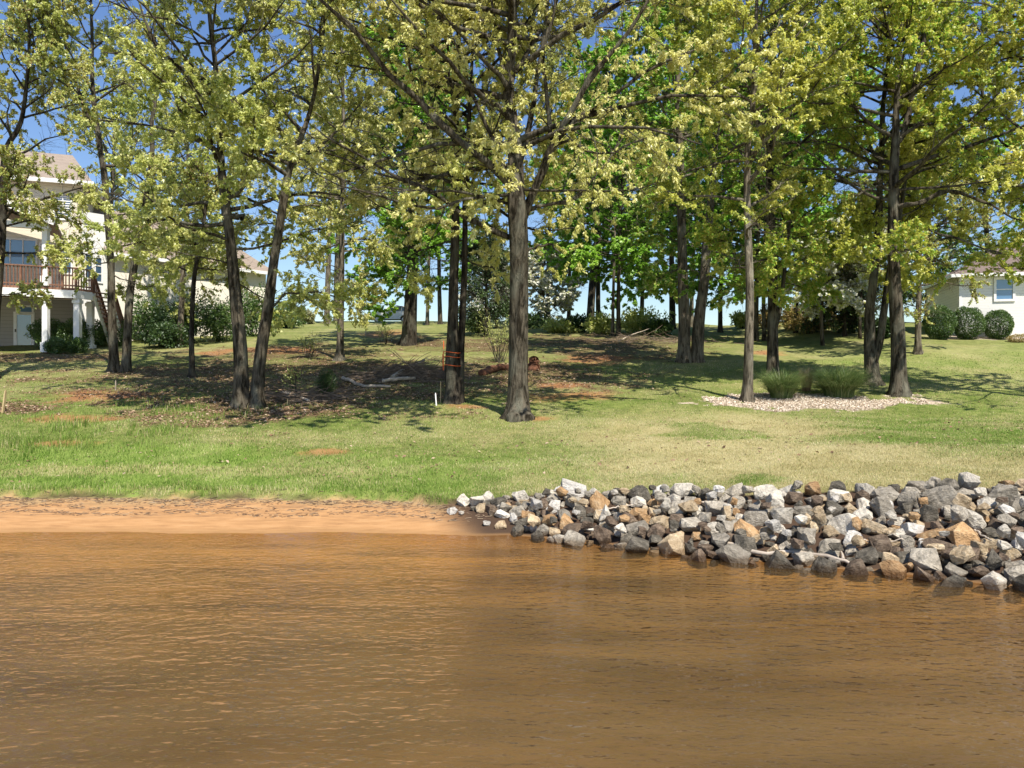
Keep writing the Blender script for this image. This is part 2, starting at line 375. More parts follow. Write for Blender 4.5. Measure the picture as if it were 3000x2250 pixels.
def glass(name, col=(.03, .06, .1), refl=.5):
    t = NT(name); t.bsdf(t.mix(t.noise(.8, 2), col, tuple(k * 1.6 for k in col)), .04, spec=1.0).inputs['Coat Weight'].default_value = refl; return t.m
M['glass'] = glass('window_glass'); M['glass_sky_tint'] = glass('sky_glass', (.06, .14, .26), .8)  # second glass: blue base colour paints in the reflected sky
M['blind'] = simple('blind', (.7, .72, .74), .5, .03)

class Wall:
    def __init__(s, a, b, out):
        s.a = Vector((a[0], a[1], 0)); d = Vector((b[0] - a[0], b[1] - a[1], 0)); s.L = d.length; s.e = d.normalized()
        n = Vector((s.e.y, -s.e.x, 0)); s.n = n if n.dot(Vector((out[0], out[1], 0))) > 0 else -n
    def p(s, t, z, d=0): return s.a + s.e * t + s.n * d + Vector((0, 0, z))
    def box(s, mb, t0, t1, z0, z1, d0, d1):
        mb.hexa([s.p(t0, z0, d1), s.p(t1, z0, d1), s.p(t1, z0, d0), s.p(t0, z0, d0), s.p(t0, z1, d1), s.p(t1, z1, d1), s.p(t1, z1, d0), s.p(t0, z1, d0)])
    def uv(s, u, v):     # pixel of the photograph -> place on this wall
        k = (u - U0) / F
        # a.x+e.x t = k (a.y+e.y t)
        t = (k * s.a.y - s.a.x) / (s.e.x - k * s.e.y); Y = s.a.y + s.e.y * t
        return t, CAMZ + (V0 - v) / F * Y
    def window(s, parent, u0, v0, u1, v1, name='window', mat='glass', mull=(1, 1), fw=.09, blinds=False, depth=0.0):
        t0, z1 = s.uv(u0, v0); t1, z0 = s.uv(u1, v1); z0, z1 = min(z0, z1), max(z0, z1); t0, t1 = min(t0, t1), max(t0, t1)
        f = MB()
        for a in ((t0 - fw, t0, z0 - fw, z1 + fw), (t1, t1 + fw, z0 - fw, z1 + fw), (t0, t1, z1, z1 + fw), (t0, t1, z0 - fw, z0)):
            s.box(f, *a, .004, .07)
        for i in range(1, mull[0]):
            t = t0 + (t1 - t0) * i / mull[0]; s.box(f, t - .025, t + .025, z0, z1, .022, .06)
        for i in range(1, mull[1]):
            z = z0 + (z1 - z0) * i / mull[1]; s.box(f, t0, t1, z - .025, z + .025, .021, .058)
        fo = f.build(name, M['trim'], parent)
        g = MB(); s.box(g, t0, t1, z0, z1, .005, .02); go = g.build('pane', M[mat]); go.parent = fo
        go.location = (0, 0, 0)
        if blinds:
            b = MB(); n = int((z1 - z0) / .13)
            for i in range(n):
                z = z0 + (i + .5) * (z1 - z0) / n; s.box(b, t0 + .03, t1 - .03, z - .03, z + .03, .024, .04)
            bo = b.build('shutter_slats', M['trim']); bo.parent = fo
        return fo

def left_house():
    A, B = (-36.6, 40.05), (-24.4, 44.5); back = (-.342, .94)
    H = thing('lakeside_house', 'large cream house with brown deck and tan shingle roof behind the left trees', 'house', (-24.4, 44.5, 4.1))
    w = Wall(A, B, (.3, -1)); bA = Vector((back[0], back[1], 0))
    EZ = 13.7; gz0 = 3.2
    def prism(p0, p1, p2, p3, z0, z1, name, mat):
        mb = MB(); q = [p0, p1, p2, p3]; mb.hexa([(x, y, z0) for x, y in q] + [(x, y, z1) for x, y in q]); return mb.build(name, M[mat], H)
    A3 = (A[0] + back[0] * 8, A[1] + back[1] * 8); B3 = (B[0] + back[0] * 8, B[1] + back[1] * 8)
    prism(A, B, B3, A3, gz0, EZ, 'wall', 'cream')
    mb = MB(); w.box(mb, -.02, w.L - .02, gz0, 7.05, .001, .006); mb.build('basement_shade_panel', M['shade_grey_wall'], H)  # thin grey sheet over the lower storey, painted shade under the deck
    # main hip roof
    mb = MB(); a = w.p(-.6, EZ + .02, .55); b = w.p(w.L + .6, EZ + .02, .55); c = w.p(w.L + .6, EZ + .02, -8.5); d = w.p(-.6, EZ + .02, -8.5)
    r1 = w.p(w.L - 1.1, 16.25, -4); r0 = w.p(1.2, 16.25, -4)
    for q in ((a, b, r1, r0), (b, c, r1), (c, d, r0, r1), (d, a, r0)): mb.poly(q)
    mb.poly([d, c, b, a]); mb.build('roof', M['roof_tan'], H)
    mb = MB(); w.box(mb, -.62, w.L + .62, EZ - .22, EZ + .0, .45, .6); w.box(mb, -.6, w.L + .55, EZ - .08, EZ - .03, .02, .45)
    mb.bar(w.p(w.L + .64, EZ - .1, .6), w.p(w.L + .64, EZ - .1, -8.5), .12, .2); mb.build('gutter', M['trim'], H)
    w.window(H, 162, 577, 207, 642, mull=(2, 1), blinds=True, mat='glass')
    w.window(H, -8, 700, 105, 776, mat='glass_sky_tint', mull=(3, 1))
    w.window(H, 186, 715, 208, 800, mat='glass', mull=(1, 2))
    w.window(H, 120, 715, 132, 800, mat='glass', mull=(1, 2))
    # walkout door with transom
    w.window(H, 52, 899, 94, 916, name='transom_window', mat='glass_sky_tint')
    f = w.window(H, 50, 922, 92, 1012, name='door', mat='glass_sky_tint', fw=.16)
    mb = MB(); t_, z_ = w.uv(60, 970); w.box(mb, t_ - .25, t_ - .2, z_ - .06, z_ + .1, .07, .12); h = mb.build('handle', M['bark_dark']); h.parent = f
    # angled siding bay and garage wing
    C1, D1 = (-23.5, 45.6), (-16.8, 53.6)
    w2 = Wall(B, C1, (1, -.8)); n2 = Vector((-.76, .65, 0))
    C0 = (C1[0] + n2.x * 6, C1[1] + n2.y * 6)
    prism(B, C1, C0, B3, gz0, 12.1, 'bay_wall', 'white_siding')
    w2.window(H, 250, 745, 268, 815, mull=(1, 3)); w2.window(H, 279, 755, 296, 826, mull=(1, 3))
    w3 = Wall(C1, D1, (1, -.8)); EW = 9.9
    D0 = (D1[0] + n2.x * 8, D1[1] + n2.y * 8); C00 = (C1[0] + n2.x * 8, C1[1] + n2.y * 8)
    prism(C1, D1, D0, C00, gz0, EW, 'wing_wall', 'stucco')
    mb = MB(); a = w3.p(-.2, EW, .5); b = w3.p(w3.L + .5, EW, .5); c = w3.p(w3.L + .5, EW, -8.5); d = w3.p(-.2, EW, -8.5)
    r1 = w3.p(w3.L - 2.4, 13.3, -4); r0 = w3.p(-.2, 13.3, -4)
    for q in ((a, b, r1, r0), (b, c, r1), (c, d, r0, r1), (d, a, r0), (d, c, b, a)): mb.poly(q)
    mb.build('wing_roof', M['roof_tan'], H)
    mb = MB(); w3.box(mb, -.2, w3.L + .55, EW - .2, EW + .01, .42, .56); w3.box(mb, -.1, w3.L + .5, EW - .1, EW - .05, .02, .42); mb.build('gutter', M['trim'], H)
    # dormer
    dc = w3.L * .62; mb = MB()
    mb.hexa([w3.p(dc - 1.5, 10.3, -.5), w3.p(dc + 1.5, 10.3, -.5), w3.p(dc + 1.5, 10.3, -4), w3.p(dc - 1.5, 10.3, -4),
             w3.p(dc - 1.5, 12.0, -.5), w3.p(dc + 1.5, 12.0, -.5), w3.p(dc + 1.5, 12.0, -4), w3.p(dc - 1.5, 12.0, -4)])
    dm = mb.build('dormer', M['white_siding'], H)
    wd = Wall(w3.p(0, 0, -.5)[:2], w3.p(w3.L, 0, -.5)[:2], (1, -.8))
    mb = MB(); mg = MB()
    for i in range(4):
        t0 = dc - 1.3 + i * .66; wd.box(mb, t0, t0 + .62, 10.85, 11.75, .003, .05); wd.box(mg, t0 + .08, t0 + .27, 10.95, 11.65, .052, .06); wd.box(mg, t0 + .34, t0 + .54, 10.95, 11.65, .052, .06)
    o = mb.build('window_frame', M['trim']); o.parent = dm; o = mg.build('pane', M['glass']); o.parent = dm
    mb = MB(); mb.hexa([w3.p(dc - 1.8, 12.0, -.1), w3.p(dc + 1.8, 12.0, -.1), w3.p(dc + 1.8, 12.4, -4.2), w3.p(dc - 1.8, 12.4, -4.2),
                        w3.p(dc - 1.8, 12.12, -.1), w3.p(dc + 1.8, 12.12, -.1), w3.p(dc + 1.8, 12.55, -4.2), w3.p(dc - 1.8, 12.55, -4.2)])
    o = mb.build('dormer_roof', M['roof_tan']); o.parent = dm
    # deck
    DZ = 7.2
    dk = [Vector((-31, 36.0, DZ)), Vector((-22.3, 40.15, DZ)), Vector((-21.95, 41.0, DZ)), Vector((-22.9, 43.0, DZ)), Vector((-24.5, 44.4, DZ)), Vector((-34.5, 40.75, DZ))]
    mb = MB(); mb.slab(dk, .12); mb.build('deck_floor', M['deckwood'], H)
    mb = MB()
    for i in (0, 1, 2):
        mb.bar(dk[i] + Vector((0, 0, -.32)), dk[i + 1] + Vector((0, 0, -.32)), .1, .4)
    mb.build('deck_fascia', M['trim'], H)
    mb = MB()
    for i in (0, 1, 2):
        a, b = dk[i], dk[i + 1]; L = (b - a).length; n = max(2, int(L / .15))
        for k in range(n + 1):
            p = a.lerp(b, k / n); wdt = .1 if k % 12 == 0 else .045
            mb.bar(p + Vector((0, 0, -.1)), p + Vector((0, 0, 1.0)), wdt, wdt)
        mb.bar(a + Vector((0, 0, 1.02)), b + Vector((0, 0, 1.02)), .16, .06)
        mb.bar(a + Vector((0, 0, .12)), b + Vector((0, 0, .12)), .05, .07)
    mb.build('deck_railing', M['redwood'], H)
    def post(x, y, z0, z1, s=.27):
        mb = MB(); mb.box(x - s / 2, x + s / 2, y - s / 2, y + s / 2, z0, z1); mb.box(x - s * .66, x + s * .66, y - s * .66, y + s * .66, z1 - .25, z1 - .08)
        mb.box(x - s * .7, x + s * .7, y - s * .7, y + s * .7, z0, z0 + .5); mb.build('post', M['trim'], H, .01)
    post(-23.55, 39.55 + .12, 3.9, 6.65); post(-23.55, 39.67, 7.25, 10.3); post(-22.35, 40.4, 3.9, 6.7, .3); post(-22.55, 42.0, 3.9, 6.7, .3)
    post(-27.6, 37.8, 3.9, 6.7); post(-27.6, 37.8, 7.25, 11.4)
    # porch roof, sloping down to the right-hand column
    e = Vector((.9, .43, 0)).normalized(); n = Vector((-.43, .9, 0)).normalized()
    p0 = Vector((-23.3, 39.5, 10.35)); q0 = p0 - e * 8 + Vector((0, 0, 3.0)); mb = MB()
    mb.hexa([q0 - n * .5, p0 + e * .3 - n * .5, p0 + e * .3 + n * 4.8, q0 + n * 4.8] + [k + Vector((0, 0, .14)) for k in (q0 - n * .5, p0 + e * .3 - n * .5, p0 + e * .3 + n * 4.8, q0 + n * 4.8)])
    mb.build('porch_roof', M['roof_tan'], H)
    mb = MB(); mb.bar(q0 - n * .56 + Vector((0, 0, .02)), p0 + e * .3 - n * .56 + Vector((0, 0, .02)), .08, .34); mb.bar(p0 - e * 8 + n * .1 + Vector((0, 0, -.12)), p0 + n * .1 + Vector((0, 0, -.12)), .25, .3)
    mb.build('porch_beam', M['trim'], H)
    # stairs
    a = Vector((-21.9, 41.1, 7.1)); b = Vector((-22.2, 43.6, 4.2)); sd = Vector((.4, .85, 0))
    st = MB(); sr = MB(); rl = MB()
    for k in range(14):
        p = a.lerp(b, k / 14); st.bar(p, p + sd, .28, .04)
    for o2 in (Vector((0, 0, 0)), sd):
        sr.bar(a + o2 + Vector((0, 0, -.1)), b + o2 + Vector((0, 0, -.1)), .06, .3)
        rl.bar(a + o2 + Vector((0, 0, .95)), b + o2 + Vector((0, 0, .95)), .12, .07)
        for k in range(15): p = a.lerp(b, k / 14) + o2; rl.bar(p, p + Vector((0, 0, .93)), .045)
    s_ = st.build('stairs', M['deckwood'], H); o = sr.build('stringer', M['trim']); o.parent = s_; o = rl.build('stair_railing', M['redwood']); o.parent = s_
left_house()

def right_house():
    A, B = (23.95, 42.0), (37.5, 38.6)
    H = thing('white_house', 'low white clapboard house with brown roof at the right edge of the lawn', 'house', (23.95, 42, 4.7))
    w = Wall(A, B, (0, -1)); EZ = 2.3 + (V0 - 803) / F * 41.6; z0 = 4.0
    mb = MB(); q = [w.p(0, 0), w.p(w.L, 0), w.p(w.L, 0, -6.6), w.p(0, 0, -6.6)]
    mb.hexa([(p.x, p.y, z0) for p in q] + [(p.x, p.y, EZ) for p in q]); mb.build('wall', M['white_siding'], H)
    mb = MB(); a, b, c, d = w.p(-.5, EZ, .5), w.p(w.L, EZ, .5), w.p(w.L, EZ, -7), w.p(-.5, EZ, -7)
    r0 = w.p(5.0, EZ + 3.0, -3.2); r1 = w.p(w.L, EZ + 3.0, -3.2)
    for k in ((a, b, r1, r0), (c, d, r0, r1), (d, a, r0), (b, c, r1), (d, c, b, a)): mb.poly(k)
    mb.build('roof', M['roof_brown'], H)
    mb = MB(); w.box(mb, -.55, w.L, EZ - .17, EZ - .003, .42, .56); w.box(mb, -.5, w.L, EZ - .06, EZ - .02, .01, .42)
    mb.bar(w.p(-.52, EZ - .09, .5), w.p(-.52, EZ - .09, -7), .12, .17); mb.build('gutter', M['trim'], H)
    w.window(H, 2918, 820, 2966, 876, mull=(1, 2), mat='glass_sky_tint', fw=.12)
    mb = MB(); w.box(mb, -.03, .09, z0, EZ - .07, -.0, .03); mb.build('corner_board', M['trim'], H)
right_house()

# ------------------------------------------------------------------ tree machinery
def norm(a): return a / np.maximum(np.linalg.norm(a, axis=-1, keepdims=True), 1e-9)
def tubes(Pt, Rd, sides, lobes=None):
    """Pt (N,K,3), Rd (N,K) -> verts, quads"""
    N, K, _ = Pt.shape
    T = norm(np.gradient(Pt, axis=1))
    ref = np.where(np.abs(T[:, :1, 2:3]) > .8, np.array([[[1., 0, 0]]]), np.array([[[0, 0, 1.]]]))
    X = norm(np.cross(T, np.broadcast_to(ref, T.shape))); Yv = np.cross(T, X)
    a = np.arange(sides) * 2 * math.pi / sides
    r = Rd[:, :, None] * (np.ones((N, K, sides)) if lobes is None else lobes)
    V = Pt[:, :, None, :] + r[..., None] * (np.cos(a)[None, None, :, None] * X[:, :, None, :] + np.sin(a)[None, None, :, None] * Yv[:, :, None, :])
    idx = np.arange(N * K * sides).reshape(N, K, sides)
    nxt = np.roll(idx, -1, axis=2)
    Q = np.stack([idx[:, :-1], nxt[:, :-1], nxt[:, 1:], idx[:, 1:]], -1).reshape(-1, 4)
    return V.reshape(-1, 3), Q
def resample(pts, K):
    pts = np.asarray(pts, float); n = len(pts)
    ext = np.vstack([2 * pts[0] - pts[1], pts, 2 * pts[-1] - pts[-2]])
    t = np.linspace(0, n - 1 - 1e-6, K); i = t.astype(int); f = (t - i)[:, None]
    p0, p1, p2, p3 = ext[i], ext[i + 1], ext[i + 2], ext[i + 3]
    return .5 * ((2 * p1) + (-p0 + p2) * f + (2 * p0 - 5 * p1 + 4 * p2 - p3) * f ** 2 + (-p0 + 3 * p1 - 3 * p2 + p3) * f ** 3)
def curves(st, dr, ln, K, r, wig, trop):
    d = norm(dr.copy()); pts = [st]
    for k in range(K - 1):
        d = norm(d + r.normal(0, wig, d.shape) + np.array([0, 0, trop])); pts.append(pts[-1] + d * (ln / (K - 1))[:, None])
    return np.stack(pts, 1)
def spawn(Pt, n, t0, t1, a0, a1, r):
    N, K, _ = Pt.shape
    pi = np.repeat(np.arange(N), n); t = (np.tile((np.arange(n) + .5) / n, N) + r.uniform(-.5, .5, N * n) / n) * (t1 - t0) + t0
    x = t * (K - 1) * .9999; i = x.astype(int); f = (x - i)[:, None]
    p = Pt[pi, i] * (1 - f) + Pt[pi, i + 1] * f; T = norm(Pt[pi, i + 1] - Pt[pi, i])
    rn = norm(np.cross(T, norm(r.normal(0, 1, T.shape)))); a = R_(1) * r.uniform(a0, a1, N * n)[:, None]
    return p, norm(np.cos(a) * T + np.sin(a) * rn), pi, t
def leaf_mesh(p, d, L, Wd, r, flat=.0):
    n = len(p); d = norm(d); rn = r.normal(0, .8, (n, 3)) * (1 - flat) + np.array([0, 0, 1.]) * flat + np.array(S) * .8
    b = norm(np.cross(d, rn)); nn = np.cross(b, d)
    L = L[:, None]; Wd = Wd[:, None]
    V = np.stack([p, p + d * L * .5 + b * Wd / 2 + nn * Wd * .12, p + d * L - nn * L * .12, p + d * L * .5 - b * Wd / 2 + nn * Wd * .12], 1)
    return V.reshape(-1, 3), np.arange(4 * n).reshape(n, 4)

STY = {  # leaf mat, leaf length, width ratio, droop, flat, branch wiggle, lat flatten
 'pale': ('leaf_pale', .15, .38, .9, .0), 'olive': ('leaf_olive', .132, .5, .5, .1), 'gold': ('leaf_gold', .138, .52, .35, .2),
 'maple': ('leaf_maple', .16, .8, .25, .4), 'dark': ('leaf_dark', .1, .6, .2, .1), 'rust': ('leaf_rust', .11, .5, .4, .1),
 'dogwood': ('petal', .085, .9, .0, .35), 'far': ('haze_tree', .2, .6, .3, .0)}

def kwfront(seed): return seed < 150
def make_tree(name, label, path, style, vlo, R, nl=16, n2=7, n3=6, nleaf=4, spr=4, limbs=(), bark='bark_grey', leafk=1.0, seed=1, cat='tree', base=None,
              flare=1.5, topv=None, elev=(-8, 55), group=None, extra=None, stems=(), dens=1.0, tshift=None, front=1.0):
    """path: [(u, v, width_px), ...] along the trunk as it stands in its own depth; limbs: [( [(u,v,dY)...], w0, w1 ), ...]"""
    r = np.random.default_rng(seed)
    if kwfront(seed): nl = int(nl * 2.0); spr = spr + 6; nleaf += 1; n2 = n2 + 1; vlo += (.58 if seed != 3 else .2) * (985 - vlo); leafk *= .74
    else: vlo += .55 * max(0, 910 - vlo)
    b = gp(path[0][0], path[0][1]) if base is None else np.array([base[0], base[1], float(gz(base[0], base[1]))])
    Y = b[1]; px = Y / F
    root = thing(name, label, cat, tuple(b), group)
    bk = M[bark]
    def trunk(pth, nm, fl, sides=18, sink=True):
        pts = [P(u, v, Y) for u, v, w in pth]; wd = [w * px / 2 * .92 for u, v, w in pth]
        wb = r.normal(0, 1, 2) * .15
        for i, p in enumerate(pts): p[1] += wb[0] * math.sin(i * .9) * (i > 0)
        if sink: pts[0] = pts[0] - np.array([0, 0, .32])
        K = max(14, int(len(pts) * 4)); Q = resample(pts, K); Rr = np.interp(np.linspace(0, 1, K), np.linspace(0, 1, len(wd)), wd)
        if sink:   # extra rings near the foot so the flare is round
            zz = Q[0, 2] + np.array([0, .1, .2, .32, .5, .8]); i0 = np.searchsorted(Q[:, 2], zz[-1] + .2)
            add = np.stack([np.interp(zz, Q[:, 2], Q[:, k]) for k in range(3)], 1); Rr = np.concatenate([np.interp(zz, Q[:, 2], Rr), Rr[i0:]]); Q = np.vstack([add, Q[i0:]]); K = len(Q)
        h = Q[:, 2] - b[2]
        a = np.arange(sides) * 2 * math.pi / sides; ph = r.uniform(0, 6, 3)
        lb = 1 + .05 * np.sin(3 * a[None] + ph[0] + h[:, None] * .6) + .04 * np.sin(7 * a[None] + ph[1] - h[:, None] * .8) + r.normal(0, .018, (K, sides))
        if fl: lb = lb + ((fl - 1) * np.exp(-np.maximum(h, 0) / .16) + .18 * np.exp(-np.maximum(h, 0) / .6))[:, None] * (1 + .45 * np.sin(5 * a[None] + ph[2]))
        V, F4 = tubes(Q[None], Rr[None], sides, lb[None])
        cap = np.arange(len(V) - sides, len(V))[None]
        off(mesh_np(nm, V, [F4, cap], bk, smooth=True), root); return Q, Rr
    Q, Rr = trunk(path, 'trunk', flare)
    allc = []
    L1, L1r = [], []
    for (pth, w0, w1, *dead) in limbs:
        pts = [P(u, v, Y) + np.array([0, dy, 0]) + (dy / Y) * np.array([(u - U0) / F * Y, 0, (V0 - v) / F * Y]) for u, v, dy in pth]
        q = resample(pts, 16); q[2:] += r.normal(0, .025, (14, 3)); rr = np.linspace(w0, w1, 16) * px / 2
        V, F4 = tubes(q[None], rr[None], 9); off(mesh_np('limb', V, F4, bk, smooth=True), root)
        if not dead: L1.append(q[::2]); L1r.append(rr[::2])
    for st_, f_ in stems:
        q, rr = trunk(st_, 'stem', f_, 12, sink=bool(f_)); allc.append(q)
    # procedural limbs from the trunk
    zlo = CAMZ + (V0 - vlo) / F * Y; ztop = Q[-1, 2]
    src = [Q] + allc
    for qi, QQ in enumerate(src):
        m = nl if qi == 0 else max(3, nl // 3)
        zt = QQ[-1, 2]
        zz = np.sort(r.uniform(0, 1, m)) ** .86 * (zt - zlo) * .97 + zlo
        zz = np.clip(zz, QQ[0, 2] + .5, zt - .05)
        c = np.stack([np.interp(zz, QQ[:, 2], QQ[:, k]) for k in range(3)], 1)
        az = r.uniform(0, 6.283) + np.arange(m) * 2.4 + r.normal(0, .4, m); hr = (zz - zlo) / max(1, zt - zlo)
        el = R_(1) * (elev[0] + (elev[1] - elev[0]) * hr + r.normal(0, 8, m))
        ln = R * (.55 + .6 * np.sin(np.clip(hr * 2.6 + .45, 0, 3.1))) * r.uniform(.65, 1.05, m) * (1 if qi == 0 else .7)
        d = np.stack([np.cos(az) * np.cos(el), np.sin(az) * np.cos(el), np.sin(el)], 1)
        if tshift is not None: d = d + np.array(tshift)
        cc = curves(c, d, ln, 8, r, .13, .03)
        rad = np.interp(zz, Q[:, 2], Rr)
        ln = ln * (.62 + .38 * sm(hr, 0, .3)); r0 = np.minimum(rad * .6, .012 + ln * .016) * (.55 + .45 * sm(hr, 0, .35))
        for k in range(m): L1.append(cc[k]); L1r.append(np.linspace(r0[k], r0[k] * .25, 8))
    L1 = np.stack(L1); L1r = np.stack(L1r)
    V1, F1 = tubes(L1, L1r, 6)
    ln1 = np.linalg.norm(np.diff(L1, axis=1), axis=2).sum(1)
    s2, d2, p2, t2 = spawn(L1, n2, .18, 1, 25, 65, r)
    l2 = np.clip(ln1[p2] * r.uniform(.22, .48, len(p2)) * (1.15 - .55 * t2), .5, 2.6)
    C2 = curves(s2, d2, l2, 6, r, .17, .02)
    r2 = np.clip(np.interp(l2, [.5, 2.6], [.008, .02]), .006, .03)[:, None] * np.linspace(1, .35, 6)[None]
    V2, F2 = tubes(C2, r2, 4)
    s3, d3, p3, t3 = spawn(C2, n3, .2, 1, 25, 70, r)
    s3b, d3b, p3b, t3b = spawn(L1, n3, .35, 1, 30, 75, r)
    s3 = np.vstack([s3, s3b]); d3 = np.vstack([d3, d3b]); l3 = r.uniform(.28, .75, len(s3))
    C3 = curves(s3, d3, l3, 4, r, .2, -.02)
    r3 = np.full((len(s3), 4), .0055) * np.linspace(1, .5, 4)[None] * (1 if Y < 35 else 1.5)
    V3, F3 = tubes(C3, r3, 3)
    sp, sd, pi, tt = spawn(C3, spr, .3, 1, 20, 70, r)
    keep = (sp[:, 2] > zlo - (1.6 if seed != 3 else .7)) & (vn3(sp * .5, seed) > .36 / dens)
    if front < 1: keep &= ~((sp[:, 1] < Y + .15) & (np.abs(sp[:, 0] - b[0]) < 3.6) & (sp[:, 2] > CAMZ + (V0 - 560) / F * sp[:, 1]) & (sp[:, 2] < CAMZ + (V0 + 60) / F * sp[:, 1]) & (r.random(len(sp)) > front))
    sp, sd = sp[keep], sd[keep]
    mat, LL, wr, droop, flat = STY[style]
    k = nleaf; p = np.repeat(sp, k, 0) + r.normal(0, .018, (len(sp) * k, 3)); d = np.repeat(sd, k, 0) + r.normal(0, .75, (len(sp) * k, 3)) + np.array([0, 0, -droop])
    if flat > .2: d[:, 2] *= .55
    LL = LL * leafk
    Lv = r.uniform(.65, 1.25, len(p)) * LL; Lw = Lv * wr * r.uniform(.75, 1.2, len(p))
    hi = 1 + .35 * sm(p[:, 2] - (CAMZ + (V0 + 60) / F * np.maximum(p[:, 1], 1)), 0, 2.5) * (Y < 35); Lv *= hi; Lw *= hi * 1.2  # leaves above the frame enlarged to thicken the shade they cast
    VL, FL = leaf_mesh(p, d, Lv, Lw, r, flat)
    n0 = len(V1); n1 = n0 + len(V2); n2_ = n1 + len(V3)
    V = np.vstack([V1, V2, V3, VL]); Fq = np.vstack([F1, F2 + n0, F3 + n1, FL + n2_])
    clump = vn3(p * .9, seed + 5); tint = np.clip(.56 + (clump - .5) * .7 + r.normal(0, .2, len(p)), 0, 1)
    at = np.concatenate([np.zeros(n2_), np.repeat(tint, 4)])
    mi = np.concatenate([np.zeros(len(F1) + len(F2) + len(F3), int), np.ones(len(FL), int)])
    if extra:   # a second kind of leaf mixed in (mat, share)
        sel = r.random(len(FL)) < extra[1]; mi[len(F1) + len(F2) + len(F3):][sel] = 2
    o = mesh_np('crown', V, Fq, [bk, M[mat]] + ([M[extra[0]]] if extra else []), attrs={'tint': at}, mat_idx=mi)
    off(o, root)
    o.data.update()
    global NLEAF; NLEAF += len(FL)
    return root
NLEAF = 0
def vn3(p, seed):
    r = np.random.default_rng(seed); G = r.random((32, 32, 32))
    q = p + 100; i = np.floor(q).astype(int); f = q - i; f = f * f * (3 - 2 * f); o = 0
    for a in (0, 1):
        for b in (0, 1):
            for c in (0, 1):
                o = o + G[(i[:, 0] + a) % 32, (i[:, 1] + b) % 32, (i[:, 2] + c) % 32] * (f[:, 0] if a else 1 - f[:, 0]) * (f[:, 1] if b else 1 - f[:, 1]) * (f[:, 2] if c else 1 - f[:, 2])
    return np.clip((o - .5) * 1.5 + .5, 0, 1)

# ------------------------------------------------------------------ the trees in front
def Lb(pts, dy):   # limb pixels with a depth that drifts by dy metres towards its end
    n = len(pts) - 1; return [(u, v, dy * (i / n)) for i, (u, v) in enumerate(pts)]
make_tree('oak_tree', 'largest oak at the centre, broad furrowed trunk with fanning limbs and pale drooping leaves',
    [(1519, 1227, 66), (1518, 1150, 63), (1518, 1000, 61), (1519, 850, 58), (1520, 740, 60), (1516, 640, 60), (1512, 560, 54), (1511, 450, 48), (1500, 340, 42), (1490, 270, 38), (1494, 180, 34), (1500, 100, 30), (1502, -60, 26), (1506, -260, 18), (1510, -480, 8)],
    'pale', 600, 6.6, front=.3, nl=19, n2=8, n3=7, nleaf=6, spr=4, seed=3, flare=1.55, limbs=[
    (Lb([(1508, 575), (1502, 556), (1479, 515), (1407, 457), (1334, 407), (1244, 316), (1181, 253), (1127, 203), (1054, 99), (1000, 50), (900, -30)], -3), 26, 8),
    (Lb([(1508, 560), (1497, 533), (1470, 479), (1448, 420), (1434, 384), (1384, 289), (1360, 200), (1330, 110)], -1.5), 17, 5),
    (Lb([(1490, 260), (1461, 217), (1434, 190), (1380, 140), (1344, 90), (1298, 50), (1230, 0), (1150, -60)], -2), 16, 5),
    (Lb([(1490, 260), (1479, 217), (1466, 158), (1452, 90), (1443, 36), (1438, -60), (1430, -200)], 1), 15, 5),
    (Lb([(1495, 260), (1506, 217), (1533, 181), (1552, 127), (1588, 81), (1619, 45), (1640, -60), (1650, -180)], 1.5), 17, 5),
    (Lb([(1515, 500), (1529, 443), (1547, 398), (1561, 316), (1574, 235), (1583, 180), (1592, 113), (1605, 0), (1610, -150)], 1), 22, 6),
    (Lb([(1530, 650), (1551, 588), (1579, 529), (1606, 461), (1628, 407), (1660, 353), (1692, 294), (1723, 235), (1769, 181), (1814, 131), (1859, 77), (1886, 27), (1930, -70)], -1.5), 26, 7),
    (Lb([(1628, 425), (1619, 398), (1610, 325), (1601, 271), (1592, 203), (1592, 149), (1610, 81), (1628, 23), (1640, -90)], -.6), 15, 5),
    (Lb([(1626, 425), (1633, 407), (1669, 371), (1723, 325), (1791, 285), (1859, 231), (1927, 190), (1995, 167), (2090, 130)], -2), 16, 4),
    (Lb([(1628, 425), (1669, 414), (1705, 434), (1741, 447), (1800, 440), (1870, 410), (1950, 395)], -1.2), 9, 3),
    (Lb([(1505, 700), (1420, 668), (1353, 632), (1321, 600), (1277, 567), (1212, 534), (1147, 513), (1071, 464), (979, 415), (920, 370)], -1.5), 16, 4),
    (Lb([(1500, 600), (1445, 583), (1370, 564), (1288, 559), (1190, 559), (1104, 548)], -3), 9, 3),
    (Lb([(1535, 745), (1549, 735), (1581, 722), (1615, 722), (1640, 740)], -.5), 10, 4, 1),
    (Lb([(1530, 620), (1600, 600), (1680, 590), (1740, 520), (1800, 440), (1850, 330)], 2.5), 12, 4),
    (Lb([(1500, 30), (1440, -80), (1350, -200), (1200, -330), (1050, -420)], -8), 8, 3), (Lb([(1500, 0), (1480, -120), (1450, -300), (1400, -480)], -8), 8, 3),  # forward limbs from here on rise out of view, added to shade the slope
    (Lb([(1500, -20), (1540, -120), (1640, -260), (1720, -420)], -7.5), 8, 3), (Lb([(1500, 20), (1600, -90), (1780, -200), (1950, -300)], -6), 8, 3),
    (Lb([(1500, -60), (1350, -130), (1100, -220), (850, -300)], -6.5), 8, 3),
    (Lb([(1500, -40), (1300, -170), (1000, -400), (900, -480)], -8), 8, 3)])
